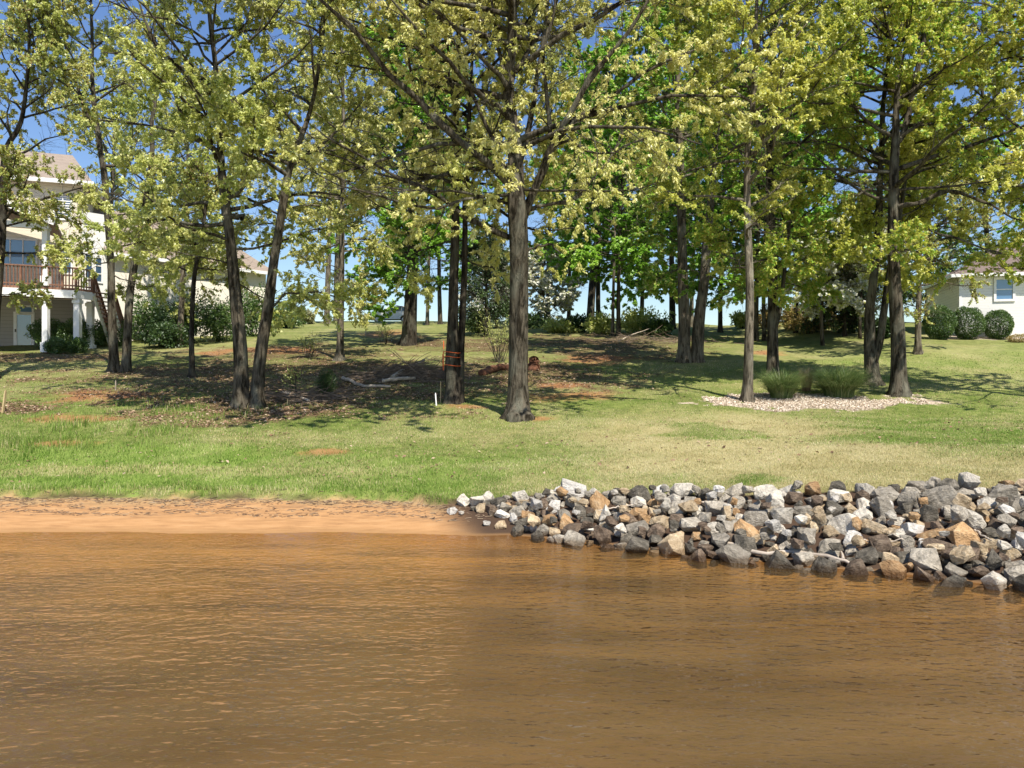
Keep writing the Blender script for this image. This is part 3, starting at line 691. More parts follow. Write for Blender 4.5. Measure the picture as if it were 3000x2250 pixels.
make_tree('oak_tree', 'straight oak with orange tape round its trunk beside the white marker post',
    [(1328, 1180, 46), (1324, 1100, 42), (1323, 1055, 40), (1327, 950, 34), (1329, 838, 29), (1334, 675, 27), (1334, 513, 25), (1334, 377, 22), (1336, 250, 19), (1345, 80, 16), (1352, -150, 12), (1355, -320, 6)],
    'pale', 640, 4.6, nl=20, nleaf=5, seed=12, bark='bark_dark', stems=[([(1347, 1160, 24), (1351, 1000, 22), (1360, 800, 20), (1363, 640, 17), (1372, 400, 14), (1385, 150, 9), (1390, 0, 5)], 1.2)],
    limbs=[(Lb([(1335, 500), (1300, 470), (1275, 480), (1240, 520)], .5), 9, 3), (Lb([(1336, 480), (1365, 440), (1395, 420), (1430, 400)], .5), 8, 3)])
make_tree('oak_tree', 'double oak left of the brush pile, its two trunks parting from one foot',
    [(706, 1192, 46), (704, 1100, 44), (700, 1001, 41), (686, 838, 36), (675, 700, 31), (664, 610, 30), (650, 486, 24), (646, 400, 22), (633, 271, 18), (628, 181, 15), (615, 68, 13), (605, -100, 9), (600, -300, 5)],
    'olive', 700, 4.6, nl=22, nleaf=5, seed=21, flare=1.35, dens=.95, stems=[
    ([(751, 1182, 42), (757, 1055, 38), (781, 892, 33), (797, 784, 29), (819, 675, 27), (835, 594, 25), (850, 505, 21), (886, 393, 16), (900, 339, 14), (925, 226, 12), (948, 60, 9), (960, -150, 5)], 1.3)],
    limbs=[(Lb([(670, 655), (597, 659), (542, 654), (488, 646), (391, 646), (336, 675), (310, 720)], -.8), 12, 4),
           (Lb([(670, 632), (690, 636), (706, 634), (712, 640)], -.3), 16, 12, 1),
           (Lb([(648, 470), (642, 452), (601, 420), (556, 393), (538, 362), (515, 276), (488, 172), (440, 100), (410, 0)], -1), 16, 5),
           (Lb([(630, 260), (619, 253), (570, 217), (497, 176), (434, 181), (371, 158), (300, 150)], -1), 9, 3),
           (Lb([(886, 393), (848, 345), (805, 300), (768, 262), (730, 200)], -.8), 8, 3),
           (Lb([(800, 900), (835, 862), (895, 854), (950, 862), (1010, 880)], -.6), 6, 2),
           (Lb([(612, 30), (640, -80), (720, -220), (830, -330)], -7), 11, 3), (Lb([(612, 0), (560, -120), (500, -260), (420, -360)], -6.5), 11, 3), (Lb([(610, -30), (640, -160), (640, -400)], -7.5), 11, 3),  # unseen high limbs reaching forward, added for shade on the ground
           (Lb([(950, 60), (1000, -60), (1060, -180), (1100, -330)], -6.5), 10, 3)])
make_tree('oak_tree', 'pair of slim joined trunks in front of the cream house deck stairs',
    [(336, 1090, 30), (330, 1000, 26), (325, 892, 23), (325, 784, 21), (320, 686, 20), (308, 520, 19), (294, 429, 17), (280, 339, 15), (268, 226, 12), (268, 120, 10), (264, -50, 7), (262, -250, 4)],
    'olive', 780, 3.4, nl=16, nleaf=4, seed=33, dens=.82, bark='bark_grey', stems=[
    ([(368, 1084, 28), (378, 892, 23), (392, 784, 21), (410, 675, 19), (428, 580, 17), (446, 452, 15), (446, 362, 13), (456, 271, 12), (452, 120, 9), (455, -60, 5)], 1.3)],
    limbs=[(Lb([(283, 385), (271, 362), (240, 294), (222, 235), (199, 172), (185, 80), (180, -60)], .6), 12, 4)])
make_tree('young_oak_tree', 'slender dark trunk standing alone between the double oak and the slim pair',
    [(564, 1105, 18), (566, 974, 15), (575, 811, 13), (590, 719, 12), (600, 600, 10), (604, 440, 7), (600, 290, 4)], 'olive', 830, 2.4, nl=12, n2=6, nleaf=4, seed=41, bark='bark_dark', dens=.9, extra=('leaf_rust', .25))
make_tree('young_oak_tree', 'thin pale trunk by the shrubs under the cream garage wing',
    [(526, 1018, 19), (531, 900, 17), (536, 780, 15), (545, 620, 12), (550, 450, 8), (552, 300, 4)], 'olive', 800, 2.8, nl=12, n2=6, nleaf=4, seed=43, bark='bark_pale', dens=.85)
make_tree('oak_tree', 'single straight oak behind the brush pile, narrow grey brown trunk',
    [(995, 1056, 25), (999, 947, 20), (1002, 784, 18), (1003, 675, 16), (1004, 500, 13), (1005, 350, 11), (1000, 150, 8), (992, -80, 5)], 'pale', 780, 3.4, nl=18, nleaf=5, seed=52, bark='bark_pale', extra=('leaf_olive', .4),
    limbs=[(Lb([(1003, 640), (960, 610), (900, 600), (840, 612)], -.5), 7, 3), (Lb([(1003, 720), (1050, 700), (1100, 705), (1150, 730)], -.5), 6, 2)])
make_tree('maple_tree', 'ivy clad dark maple in front of the white car, bright green leaves',
    [(1192, 1012, 36), (1198, 950, 38), (1200, 880, 30), (1206, 730, 23), (1206, 560, 18), (1205, 400, 13), (1200, 200, 8), (1196, 60, 4)], 'maple', 800, 4.2, nl=24, nleaf=5, seed=61, bark='bark_dark', elev=(-5, 50),
    stems=[([(1214, 1005, 16), (1216, 900, 14), (1222, 700, 11), (1235, 450, 6)], 1.2)])
make_tree('poplar_tree', 'tall twin trunked tree forming a narrow V in the middle of the lawn edge',
    [(2006, 1060, 40), (2004, 934, 36), (1999, 789, 31), (1997, 645, 27), (1994, 500, 24), (1988, 340, 20), (1984, 180, 16), (1980, 0, 11), (1978, -200, 5)], 'maple', 640, 4.2, nl=20, nleaf=5, seed=71, bark='bark_pale', flare=1.25, extra=('leaf_olive', .45),
    stems=[([(2040, 1060, 40), (2047, 934, 34), (2062, 813, 31), (2071, 693, 27), (2083, 596, 24), (2097, 430, 19), (2108, 316, 16), (2116, 160, 11), (2122, -60, 5)], 1.2)])
make_tree('oak_tree', 'leftmost trunk standing in the pale mulch bed, straight and brown',
    [(2189, 1174, 31), (2188, 1080, 28), (2189, 982, 27), (2194, 837, 25), (2194, 693, 23), (2194, 548, 21), (2197, 400, 20), (2206, 294, 17), (2207, 150, 14), (2212, -20, 10), (2215, -220, 5)], 'gold', 700, 3.6, nl=20, nleaf=5, seed=83,
    bark='bark_pale', extra=('leaf_olive', .4), limbs=[(Lb([(2206, 330), (2230, 400), (2236, 430)], .3), 8, 6), (Lb([(2205, 290), (2260, 255), (2330, 230), (2400, 200)], -1), 8, 3)])
make_tree('oak_tree', 'straight brown trunk just behind the left clump of ornamental grass',
    [(2264, 1113, 36), (2264, 982, 32), (2264, 837, 30), (2259, 693, 27), (2255, 548, 25), (2258, 400, 20), (2260, 250, 16), (2262, 60, 11), (2264, -150, 5)], 'gold', 640, 3.8, nl=20, nleaf=5, seed=91, bark='bark_grey', extra=('leaf_maple', .35),
    stems=[([(2272, 960, 14), (2284, 910, 14), (2296, 813, 12), (2306, 720, 10), (2325, 560, 6)], 0)])
make_tree('oak_tree', 'forked oak at the right end of the mulch bed, splitting low into two stems',
    [(2555, 1128, 42), (2556, 1060, 40), (2553, 985, 33), (2551, 900, 28), (2554, 838, 26), (2562, 741, 23), (2571, 645, 21), (2578, 542, 19), (2588, 429, 17), (2592, 316, 15), (2599, 226, 13), (2606, 100, 10), (2610, -100, 6)], 'gold', 560, 3.6, nl=18, nleaf=5, seed=103, bark='bark_grey', dens=.85,
    stems=[([(2562, 1060, 22), (2578, 1000, 24), (2592, 900, 22), (2606, 800, 19), (2640, 600, 14), (2660, 450, 9), (2670, 300, 4)], 0)])
make_tree('oak_tree', 'rightmost trunk of the mulch bed, thick and dark, long limbs reaching right',
    [(2636, 1158, 48), (2634, 1080, 44), (2632, 982, 42), (2622, 838, 38), (2616, 693, 34), (2617, 596, 32), (2618, 500, 29), (2624, 407, 26), (2626, 316, 18), (2633, 203, 15), (2640, 60, 11), (2646, -150, 6)], 'gold', 580, 4.4, nl=18, nleaf=5, seed=117, bark='bark_grey', dens=.95, extra=('leaf_maple', .2),
    limbs=[(Lb([(2624, 420), (2651, 384), (2674, 271), (2692, 181), (2714, 68), (2732, 0), (2750, -150)], .5), 20, 6),
           (Lb([(2618, 605), (2644, 601), (2701, 592), (2764, 563), (2832, 572), (2923, 611), (2996, 650)], -1), 15, 4),
           (Lb([(2618, 655), (2634, 659), (2697, 666), (2740, 683), (2788, 693), (2899, 736), (2972, 748)], -1.5), 10, 3),
           (Lb([(2640, 400), (2665, 384), (2705, 353), (2769, 335), (2850, 330), (2950, 300)], -1), 10, 3),
           (Lb([(2612, 560), (2580, 545), (2560, 550), (2500, 570)], -.6), 8, 3)])
make_tree('birch_tree', 'pale slim trunk on the lawn in front of the clipped bushes',
    [(2689, 1036, 20), (2689, 934, 17), (2692, 830, 14), (2696, 700, 10), (2702, 560, 6), (2705, 450, 3)], 'olive', 900, 2.8, nl=14, n2=6, nleaf=4, seed=121, bark='bark_pale', extra=('leaf_rust', .35), dens=.85, elev=(0, 50))
make_tree('oak_tree', 'partly cut off tree at the left border with a curving dark limb',
    [(-25, 1110, 30), (-12, 900, 28), (4, 700, 25), (10, 560, 22), (18, 440, 17), (60, 360, 13), (78, 240, 11), (85, 120, 9), (80, -80, 5)], 'olive', 900, 3.2, nl=18, nleaf=4, seed=131, bark='bark_dark', dens=.9, extra=('leaf_rust', .25))
make_tree('oak_tree', 'golden crown reaching in from the right border above the white house',
    [(3230, 1190, 44), (3225, 900, 38), (3220, 600, 30), (3215, 300, 22), (3210, 50, 14), (3208, -200, 6)], 'gold', 640, 4.6, nl=24, nleaf=5, seed=141, extra=('leaf_pale', .3), tshift=(-.35, 0, 0))

# ------------------------------------------------------------------ the trees behind
BG = [  # name, label, path, style, vlo, R, bark, kwargs
 ('oak_tree', 'crest tree with a grey trunk left of the white car, the more leftward of two', [(957, 948, 18), (960, 838, 17), (966, 640, 13), (970, 400, 8), (972, 200, 3)], 'pale', 800, 5, 'bark_pale', dict(dens=.8)),
 ('oak_tree', 'crest tree with a grey trunk left of the white car, the nearer one', [(984, 940, 15), (985, 800, 14), (992, 600, 10), (1000, 350, 4)], 'pale', 780, 5, 'bark_pale', dict(dens=.8)),
 ('maple_tree', 'thin tree seen between the ivy clad maple and the taped oak', [(1251, 952, 11), (1255, 800, 10), (1262, 600, 7), (1270, 300, 3)], 'maple', 760, 5.5, 'bark_pale', {}),
 ('maple_tree', 'slim tree on the crest just right of the largest oak', [(1606, 948, 15), (1606, 830, 14), (1610, 650, 11), (1614, 420, 7), (1618, 150, 3)], 'olive', 720, 5.5, 'bark_grey', {}),
 ('maple_tree', 'thin pale tree with a Y shaped fork rising above the white dogwood', [(1666, 953, 13), (1668, 860, 12), (1672, 760, 10), (1700, 640, 7), (1715, 450, 4), (1720, 250, 2)], 'olive', 700, 5, 'bark_pale', dict(stems=[([(1672, 760, 8), (1655, 640, 6), (1650, 500, 3)], 0)], dens=.75)),
 ('maple_tree', 'leaning dark trunk on the crest left of the thin cluster', [(1727, 964, 26), (1735, 860, 23), (1741, 789, 21), (1755, 645, 16), (1768, 450, 10), (1775, 200, 4)], 'maple', 680, 6, 'bark_dark', {}),
 ('maple_tree', 'upright trunk close behind the leaning dark trunk', [(1753, 955, 15), (1752, 820, 14), (1756, 600, 10), (1760, 300, 4)], 'maple', 640, 5.5, 'bark_grey', {}),
 ('maple_tree', 'pale thin stem at the left of the thin cluster on the crest', [(1794, 983, 10), (1796, 860, 9), (1800, 700, 7), (1806, 500, 3)], 'maple', 700, 4.5, 'bark_pale', {}),
 ('maple_tree', 'darker thin stem at the right of the thin cluster on the crest', [(1812, 983, 14), (1812, 860, 12), (1818, 700, 8), (1826, 420, 3)], 'maple', 740, 5, 'bark_grey', {}),
 ('maple_tree', 'dark straight trunk just left of the tall twin trunked tree', [(1970, 964, 20), (1968, 860, 18), (1966, 700, 14), (1964, 400, 8), (1960, 150, 3)], 'maple', 760, 6, 'bark_dark', {}),
 ('maple_tree', 'pale trunk visible in the gap of the V shaped twin trunks', [(2026, 958, 13), (2028, 800, 12), (2040, 600, 9), (2046, 300, 4)], 'olive', 620, 6, 'bark_pale', {}),
 ('maple_tree', 'slim trunk standing alone on the crest right of the twin trunks', [(2110, 974, 14), (2111, 860, 13), (2116, 700, 9), (2122, 400, 4)], 'maple', 740, 5.5, 'bark_dark', {}),
 ('maple_tree', 'brown trunk seen between the two leftmost trunks of the mulch bed', [(2214, 998, 17), (2216, 880, 15), (2220, 700, 11), (2226, 400, 4)], 'maple', 760, 5.5, 'bark_grey', {}),
 ('maple_tree', 'thin brown trunk touching the left side of the trunk behind the grass', [(2240, 998, 13), (2236, 860, 12), (2240, 640, 8), (2246, 300, 3)], 'maple', 720, 5.5, 'bark_grey', {}),
 ('maple_tree', 'tall green crown filling the gap left of the forked oak', [(2330, 975, 12), (2336, 860, 11), (2345, 700, 9), (2360, 480, 6), (2370, 260, 3)], 'maple', 860, 6.5, 'bark_dark', dict(nl=30)),
 ('maple_tree', 'green crown high behind the right edge of the largest oak crown', [(1880, 960, 14), (1884, 800, 12), (1888, 500, 9), (1892, 150, 5), (1894, -60, 3)], 'maple', 520, 6, 'bark_grey', {}),
 ('maple_tree', 'bright green crown high behind the left limbs of the largest oak', [(1290, 950, 14), (1286, 800, 12), (1284, 500, 9), (1282, 180, 4)], 'maple', 620, 6, 'bark_grey', dict(nl=26)),
 ('maple_tree', 'bright green crown at the upper right corner of the photo', [(2900, 960, 16), (2890, 700, 14), (2880, 350, 9), (2875, 50, 5), (2870, -120, 3)], 'maple', 640, 6.5, 'bark_dark', dict(nl=26, base=(33, 54))),
 ('oak_tree', 'sparse olive crown rising behind the tan roof of the deck house', [(330, 950, 14), (335, 700, 12), (345, 480, 9), (350, 330, 4)], 'olive', 620, 6, 'bark_grey', dict(dens=.8, base=(-33, 64))),
]
for i, (nm, lb, pth, sty, vlo, R, bk, kw) in enumerate(BG):
    kw = dict(dict(nl=32, n2=8, n3=6, nleaf=7, spr=6, leafk=1.15, flare=1.2, seed=200 + i * 7, dens=.95), **kw)
    if 'base' in kw:
        bx, by = kw['base']; du = U0 + F * bx / by - pth[0][0]; pth = [(u + du, v, w) for u, v, w in pth]; pth[0] = (pth[0][0], V0 - (float(gz(bx, by)) - CAMZ) / by * F, pth[0][2])
    make_tree(nm, lb, pth, sty, vlo, R, bark=bk, **kw)

def blossom(label, path, vlo, R, seed, extra):
    make_tree('dogwood_tree', label, path, 'dogwood', vlo, R, nl=26, n2=7, n3=5, nleaf=8, spr=4, leafk=2.0, seed=seed, bark='bark_grey', flare=1.1, elev=(0, 35), extra=(extra[0], extra[1] * .6), dens=1.1)
blossom('small dogwood with a thin crooked trunk and white blossom on the right lawn', [(2411, 1012, 11), (2407, 934, 10), (2412, 880, 8), (2430, 800, 6), (2445, 730, 3)], 905, 2.3, 301, ('leaf_olive', .4))
blossom('white flowering dogwood in the woods directly right of the largest oak trunk', [(1600, 957, 10), (1596, 900, 9), (1590, 840, 7), (1588, 770, 3)], 945, 3.4, 305, ('leaf_olive', .3))
blossom('white dogwood behind the forked oak at the right', [(2520, 990, 10), (2515, 930, 9), (2520, 840, 6), (2530, 740, 3)], 900, 2.6, 309, ('leaf_olive', .45))
blossom('low white dogwood peeking out left of the largest oak trunk', [(1455, 962, 9), (1452, 900, 8), (1450, 830, 6), (1446, 760, 3)], 930, 2.6, 311, ('leaf_dark', .35))

def conifer(label, u, v, w_px, top, width, seed, Y=None, R=None, vlo=None):
    make_tree('cedar_tree', label, [(u, v, w_px), (u, (v + top) / 2, w_px * .7), (u, top, 3)], 'dark', vlo or v - 25, R, nl=46, n2=8, n3=6, nleaf=5, spr=3, leafk=1.0, seed=seed, bark='bark_dark', flare=1.1, elev=(-8, 45), dens=1.3)
conifer('dark evergreen behind the largest oak, half hidden by its trunk', 1425, 985, 14, 730, 80, 321, R=2.0)
conifer('dark evergreen shrubby tree behind the white dogwood blossoms at the right', 2475, 985, 14, 850, 80, 323, R=2.0)
make_tree('pine_tree', 'big rounded dark green pine crown behind the forked oak and above the bushes', [(2720, 975, 22), (2722, 800, 18), (2724, 600, 12), (2726, 430, 5)], 'dark', 860, 5.0, nl=60, n2=8, n3=7, nleaf=6, spr=4, leafk=1.3, seed=331, bark='bark_dark', dens=1.4, extra=('leaf_maple', .35), base=(30, 56))

# ------------------------------------------------------------------ shrubs
def shrub(name, label, c, rx, ry, rz, style='leaf_shrub', n=5000, seed=1, lk=.06, stems=5, lump=.18, group=None, shell=.35, cat='shrub', wr=.5):
    """c: ground point; ellipsoid resting on it"""
    r = np.random.default_rng(seed); root = thing(name, label, cat, tuple(c), group)
    d = norm(r.normal(0, 1, (n, 3))); rad = 1 - shell * r.random(n) ** 1.6
    bumps = 1 + lump * (vn3(d * 2.3, seed) - .5) * 2
    p = d * (rad * bumps)[:, None] * np.array([rx, ry, rz]) + np.array([0, 0, rz * .98]); keep = p[:, 2] > .02; p, d = p[keep], d[keep]
    L = r.uniform(.7, 1.3, len(p)) * lk
    V, F4 = leaf_mesh(p + np.array(c), d * .7 + r.normal(0, .7, d.shape), L, L * wr, r)
    tint = np.clip(.35 + .45 * (vn3(p * 4, seed + 3) - .3) + r.normal(0, .22, len(p)), 0, 1)
    off(mesh_np('foliage', V, F4, M[style], attrs={'tint': np.repeat(tint, 4)}), root)
    a = r.uniform(0, 6.28, stems); tip = np.stack([np.cos(a) * rx * .6, np.sin(a) * ry * .6, np.full(stems, rz * 1.5)], 1)
    C_ = curves(np.tile(np.array(c) - [0, 0, .05], (stems, 1)) + r.normal(0, .06, (stems, 3)) * [1, 1, 0], tip, np.linalg.norm(tip, axis=1), 7, r, .1, 0)
    V, F4 = tubes(C_, np.full((stems, 7), .018) * np.linspace(1, .4, 7), 5); off(mesh_np('stem', V, F4, M['bark_dark']), root)
    return root
def sh_at(u, v, wpx, hpx, **kw):
    c = gp(u, v); s = c[1] / F; return c, wpx * s / 2, wpx * s / 2 * .9, hpx * s / 2
g = 'clipped bushes along the white house'
for (u, v, w, h, lb, sd) in ((2752, 988, 84, 98, 'leftmost and darkest of the clipped bushes by the white house corner', 401), (2836, 986, 82, 96, 'middle clipped bush in front of the white clapboard wall', 402), (2924, 976, 78, 86, 'round clipped bush below the window of the white house', 403)):
    c = gp(u, v); c = np.array([(u - U0) / F * 40.7, 40.7, 0]); c[2] = float(gz(c[0], c[1])) ; s = 40.7 / F
    shrub('clipped_bush', lb, c, w * s / 2, w * s / 2, h * s / 2, n=11000, seed=sd, lk=.07, group=g, lump=.09, shell=.25)
c = np.array([(2982 - U0) / F * 39.5, 39.5, 0]); c[2] = float(gz(c[0], c[1]))
shrub('low_shrub', 'small reddish brown shrub at the right border beside the white wall', c, .55, .4, .2, 'leaf_rust', 1800, 405, .06)
for i, (u, v, w, h, lb) in enumerate(((140, 1022, 105, 84, 'leftmost rounded shrub of the hedge under the deck'), (205, 1020, 95, 80, 'second shrub of the hedge, between the first two white posts'), (268, 1018, 95, 78, 'dark shrub of the hedge by the third white post'),
        (330, 1012, 90, 76, 'last shrub of the hedge, behind the slim pair of trunks'), (165, 1036, 60, 44, 'low loose shrub in front of the leftmost hedge shrub'), (228, 1034, 50, 40, 'low yellowish shrub at the foot of the hedge centre'))):
    c, rx, ry, rz = sh_at(u, v, w, h); shrub('hedge_shrub', lb, c, rx, ry, rz, n=6500 if h > 50 else 3000, seed=410 + i, lk=.09, group='shrubs in front of the deck', lump=.3, style='leaf_shrub')
for i, (u, v, w, h, lb, st) in enumerate(((445, 1000, 120, 120, 'tall loose shrub against the cream wing, left one', 'leaf_shrub'), (540, 1008, 125, 140, 'tallest loose shrub against the cream wing', 'leaf_dark'), (640, 1000, 120, 130, 'loose shrub between the double oak and the wing wall', 'leaf_shrub'),
        (735, 985, 120, 140, 'shrub beneath the right end of the wing roof', 'leaf_shrub'), (838, 962, 84, 70, 'round green bush alone on the crest right of the house', 'leaf_shrub'), (480, 1018, 120, 70, 'low dark shrub behind the slender dark trunk', 'leaf_dark'))):
    c, rx, ry, rz = sh_at(u, v, w, h); shrub('wild_shrub', lb, c, rx, ry, rz, n=5200, seed=430 + i, lk=.15, lump=.45, style=st, shell=.75, stems=8)
for i, (u, v, w, h, lb, st) in enumerate(((2395, 972, 120, 70, 'brown twiggy bush on the horizon behind the small dogwood', 'leaf_rust'), (2330, 966, 70, 66, 'left brown bush on the horizon of the lawn', 'leaf_rust'), (2500, 975, 110, 90, 'dark bush on the horizon under the dogwoods', 'leaf_dark'),
        (2255, 960, 70, 60, 'brownish bush on the horizon behind the mulch bed trunks', 'leaf_rust'), (2175, 962, 60, 50, 'greenish bush on the horizon right of the lone slim trunk', 'leaf_olive'), (1870, 975, 150, 70, 'green thicket on the crest between thin cluster and dark trunk', 'leaf_olive'),
        (1760, 978, 70, 50, 'low olive bush at the foot of the leaning trunk', 'leaf_olive'), (1690, 972, 90, 44, 'low dark bush at the foot of the forked thin tree', 'leaf_dark'), (1560, 962, 90, 40, 'low dark bush on the crest behind the largest oak', 'leaf_dark'),
        (2590, 990, 60, 56, 'dark bush on the far lawn behind the forked oak', 'leaf_dark'), (1400, 975, 60, 60, 'low green bush at the crest behind the taped oak', 'leaf_olive'), (900, 950, 34, 36, 'pale far shrub on the crest left of the two grey trunks', 'haze_tree'),
        (1640, 975, 110, 36, 'low thicket under the white dogwood at the crest', 'leaf_olive'), (1930, 982, 80, 44, 'green scrub in front of the dark straight trunk', 'leaf_shrub'))):
    c, rx, ry, rz = sh_at(u, v, w, h); shrub('wild_shrub', lb, c, rx, ry, rz, n=2600, seed=450 + i, lk=.2, lump=.5, style=st, shell=.8, stems=9)
c, rx, ry, rz = sh_at(957, 1162, 46, 74)
shrub('cedar_seedling', 'small bushy dark evergreen seedling among the brush piles', c, rx, ry, rz, 'leaf_dark', 5000, 471, .07, lump=.3, shell=.7, wr=.2)
c, rx, ry, rz = sh_at(1485, 1062, 80, 120)
def stemmy(label, c, n, h, spread, seed, leaf='leaf_olive'):
    r = np.random.default_rng(seed); root = thing('multi_stem_shrub', label, 'shrub', tuple(c))
    a = r.uniform(0, 6.28, n); d = np.stack([np.cos(a) * spread, np.sin(a) * spread, np.ones(n)], 1)
    S_ = curves(np.tile(c, (n, 1)) + r.normal(0, .1, (n, 3)) * [1, 1, 0] - [0, 0, .05], d, r.uniform(.7, 1.1, n) * h, 9, r, .06, .02)
    V, F4 = tubes(S_, np.linspace(.016, .004, 9)[None].repeat(n, 0), 5); 
    s, dd, p, t = spawn(S_, 7, .35, 1, 20, 60, r); T = curves(s, dd, r.uniform(.2, .5, len(s)), 4, r, .15, 0); V2, F2 = tubes(T, np.full((len(s), 4), .004), 3)
    off(mesh_np('stem', np.vstack([V, V2]), np.vstack([F4, F2 + len(V)]), M['bark_grey']), root)
    s, dd, p, t = spawn(T, 5, .3, 1, 20, 70, r); L = r.uniform(.05, .09, len(s)); V, F4 = leaf_mesh(s, dd, L, L * .5, r)
    off(mesh_np('foliage', V, F4, M[leaf], attrs={'tint': r.random(len(V))}), root)
stemmy('many stemmed leafless looking shrub just left of the largest oak trunk', gp(1462, 1062), 22, 2.3, .35, 481)
stemmy('young twiggy sapling at the foot of the single straight oak', gp(905, 1050), 9, 1.0, .3, 483)
stemmy('bare twiggy sapling on the bank between seedling and double oak', gp(860, 1150), 7, .8, .3, 485)
stemmy('thin sapling cluster near the ivy clad maple foot', gp(1130, 1010), 10, 1.1, .35, 487)
stemmy('brown crepe myrtle stems in front of the bushes on the right horizon', gp(2371, 978), 16, 2.0, .5, 489, 'leaf_rust')

# ------------------------------------------------------------------ ornamental grass, lawn grass, litter
def blades(base, h, lean, wd, K=5):
    """curved blades; base (N,3), h (N), lean (N,2) horizontal reach"""
    N = len(base); t = np.linspace(0, 1, K)
    cx = base[:, None, :] + np.stack([lean[:, 0:1] * t ** 1.8, lean[:, 1:2] * t ** 1.8, h[:, None] * (t * 1.25 - .45 * t ** 3 * np.clip(np.linalg.norm(lean, axis=1) / h, 0, 1.4)[:, None])], -1)
    side = norm(np.stack([lean[:, 1], -lean[:, 0], np.zeros(N)], -1) + 1e-6); w = (wd[:, None] * (1 - .85 * t[None]))[..., None] / 2
    V = np.stack([cx - side[:, None] * w, cx + side[:, None] * w], 2).reshape(N, K * 2, 3)
    q = np.array([[2 * k, 2 * k + 1, 2 * k + 3, 2 * k + 2] for k in range(K - 1)])
    return V.reshape(-1, 3), (np.arange(N)[:, None, None] * K * 2 + q[None]).reshape(-1, 4)
M['blade_orn'] = leaf_mat('ornamental_blade', (.06, .12, .03), (.16, .24, .07), (.42, .42, .2), .3)
M['blade_dead'] = leaf_mat('dead_blade', (.12, .07, .04), (.26, .18, .1), (.4, .32, .2), .2)
def orn(label, u, v, w, h, n, seed, mat='blade_orn', reach=1.0):
    r = np.random.default_rng(seed); c = gp(u, v); s = c[1] / F; root = thing('ornamental_grass', label, 'ornamental grass', tuple(c), 'grass clumps in the mulch bed')
    a = r.uniform(0, 6.28, n); rr = np.sqrt(r.random(n)) * w * s * .2; b = np.stack([np.cos(a) * rr, np.sin(a) * rr, np.zeros(n)], 1)
    ln = r.uniform(.35, 1, n) * w * s * .62 * reach; aa = a + r.normal(0, .5, n)
    V, F4 = blades(b + c, r.uniform(.55, 1.05, n) * h * s * .95, np.stack([np.cos(aa) * ln, np.sin(aa) * ln], 1), np.full(n, .014), 6)
    off(mesh_np('blades', V, F4, M[mat], attrs={'tint': np.repeat(np.clip(r.normal(.45, .28, n), 0, 1), 12)}), root)
orn('green arching grass clump at the left of the mulch bed', 2290, 1166, 155, 88, 2300, 501)
orn('wide arching grass clump at the right of the mulch bed', 2458, 1164, 190, 98, 3000, 502)
orn('short dead brown tuft between the two green grass clumps', 2362, 1146, 60, 62, 600, 503, 'blade_dead', .6)
orn('grass clump set back behind the wide right clump', 2440, 1136, 110, 66, 900, 504)

def land_pts(n, u0, u1, y0, y1, r, pw=2.0):
    """random land points, denser near the camera (about even on the picture)"""
    t = r.random(n); Y = (y0 ** (-pw + 1) + t * (y1 ** (-pw + 1) - y0 ** (-pw + 1))) ** (1 / (-pw + 1)); U = r.uniform(u0, u1, n)
    X = (U - U0) / F * Y; return X, Y
M['grass_blade'] = None
def build_grass():
    r = np.random.default_rng(601)
    t = NT('grass_blade')
    g_ = t.ramp(t.attr('tint'), [(0, (.1, .18, .03)), (.5, (.2, .31, .06)), (1, (.36, .44, .13))])
    d_ = t.ramp(t.attr('tint'), [(0, (.34, .29, .13)), (.5, (.53, .47, .23)), (1, (.7, .63, .38))])
    c = t.mix(t.attr('dryness'), g_, d_)
    d = t.n('ShaderNodeBsdfDiffuse'); t.l(c, d.inputs[0]); tr = t.n('ShaderNodeBsdfTranslucent'); t.l(c, tr.inputs[0])
    m = t.n('ShaderNodeMixShader'); m.inputs[0].default_value = .35; t.l(d.outputs[0], m.inputs[1]); t.l(tr.outputs[0], m.inputs[2]); t.l(m.outputs[0], t.out.inputs[0])
    X, Y = land_pts(560000, -250, 3250, 11.0, 36, r, 2.6)
    z = zones(X, Y)
    ok = (Y > edgeY(X) + .02) & (r.random(len(X)) < (1 - z['litter'] * .85) * (1 - z['clay'] * .92) * (1 - z['mulch']) * (1 - z['sand']) * (1 - z['bank']) * (.35 + .9 * fbm(X, Y, 1.2, 8)))
    X, Y = X[ok], Y[ok]; z = {k: v[ok] for k, v in z.items()}
    n = len(X); rough = np.maximum(patch(X, Y, 120, 1270, 420, 55), patch(X, Y, 560, 1190, 250, 25)) * sm(fbm(X, Y, .9, 61), .4, .6)
    edge = np.exp(-((Y - edgeY(X)) / .25) ** 2) * (X < 1)
    h = r.uniform(.6, 1.3, n) * (.036 + .02 * z['lush'] + .14 * rough + .085 * edge * vnoise(X, Y, 2.2, 55)) * np.where(X > -1, .85, 1) * (1 + (Y - 14) * .012); ln = r.normal(0, .45, (n, 2)) * h[:, None] + .004
    V, F4 = blades(np.stack([X, Y, gz(X, Y) - .004], 1), h, ln, (.006 + .0005 * (Y - 11)) * r.uniform(.8, 1.6, n), 3)
    dry = (r.random(n) < np.clip(z['dry'] * 1.1 + .1 - .2 * z['lush'] + .35 * edge * (X < -3), .03, .95)).astype(float)
    o = mesh_np('lawn_grass', V, F4, t.m, attrs={'tint': np.repeat(np.clip(r.normal(.5, .22, n) + (fbm(X, Y, 2.2, 71) - .5) * 1.0 + (fbm(X, Y, .6, 73) - .5) * .5, 0, 1), 6), 'dryness': np.repeat(dry, 6)})
    tag(o, 'short lawn grass from the bank up the slope', 'grass', kind='stuff')
build_grass()
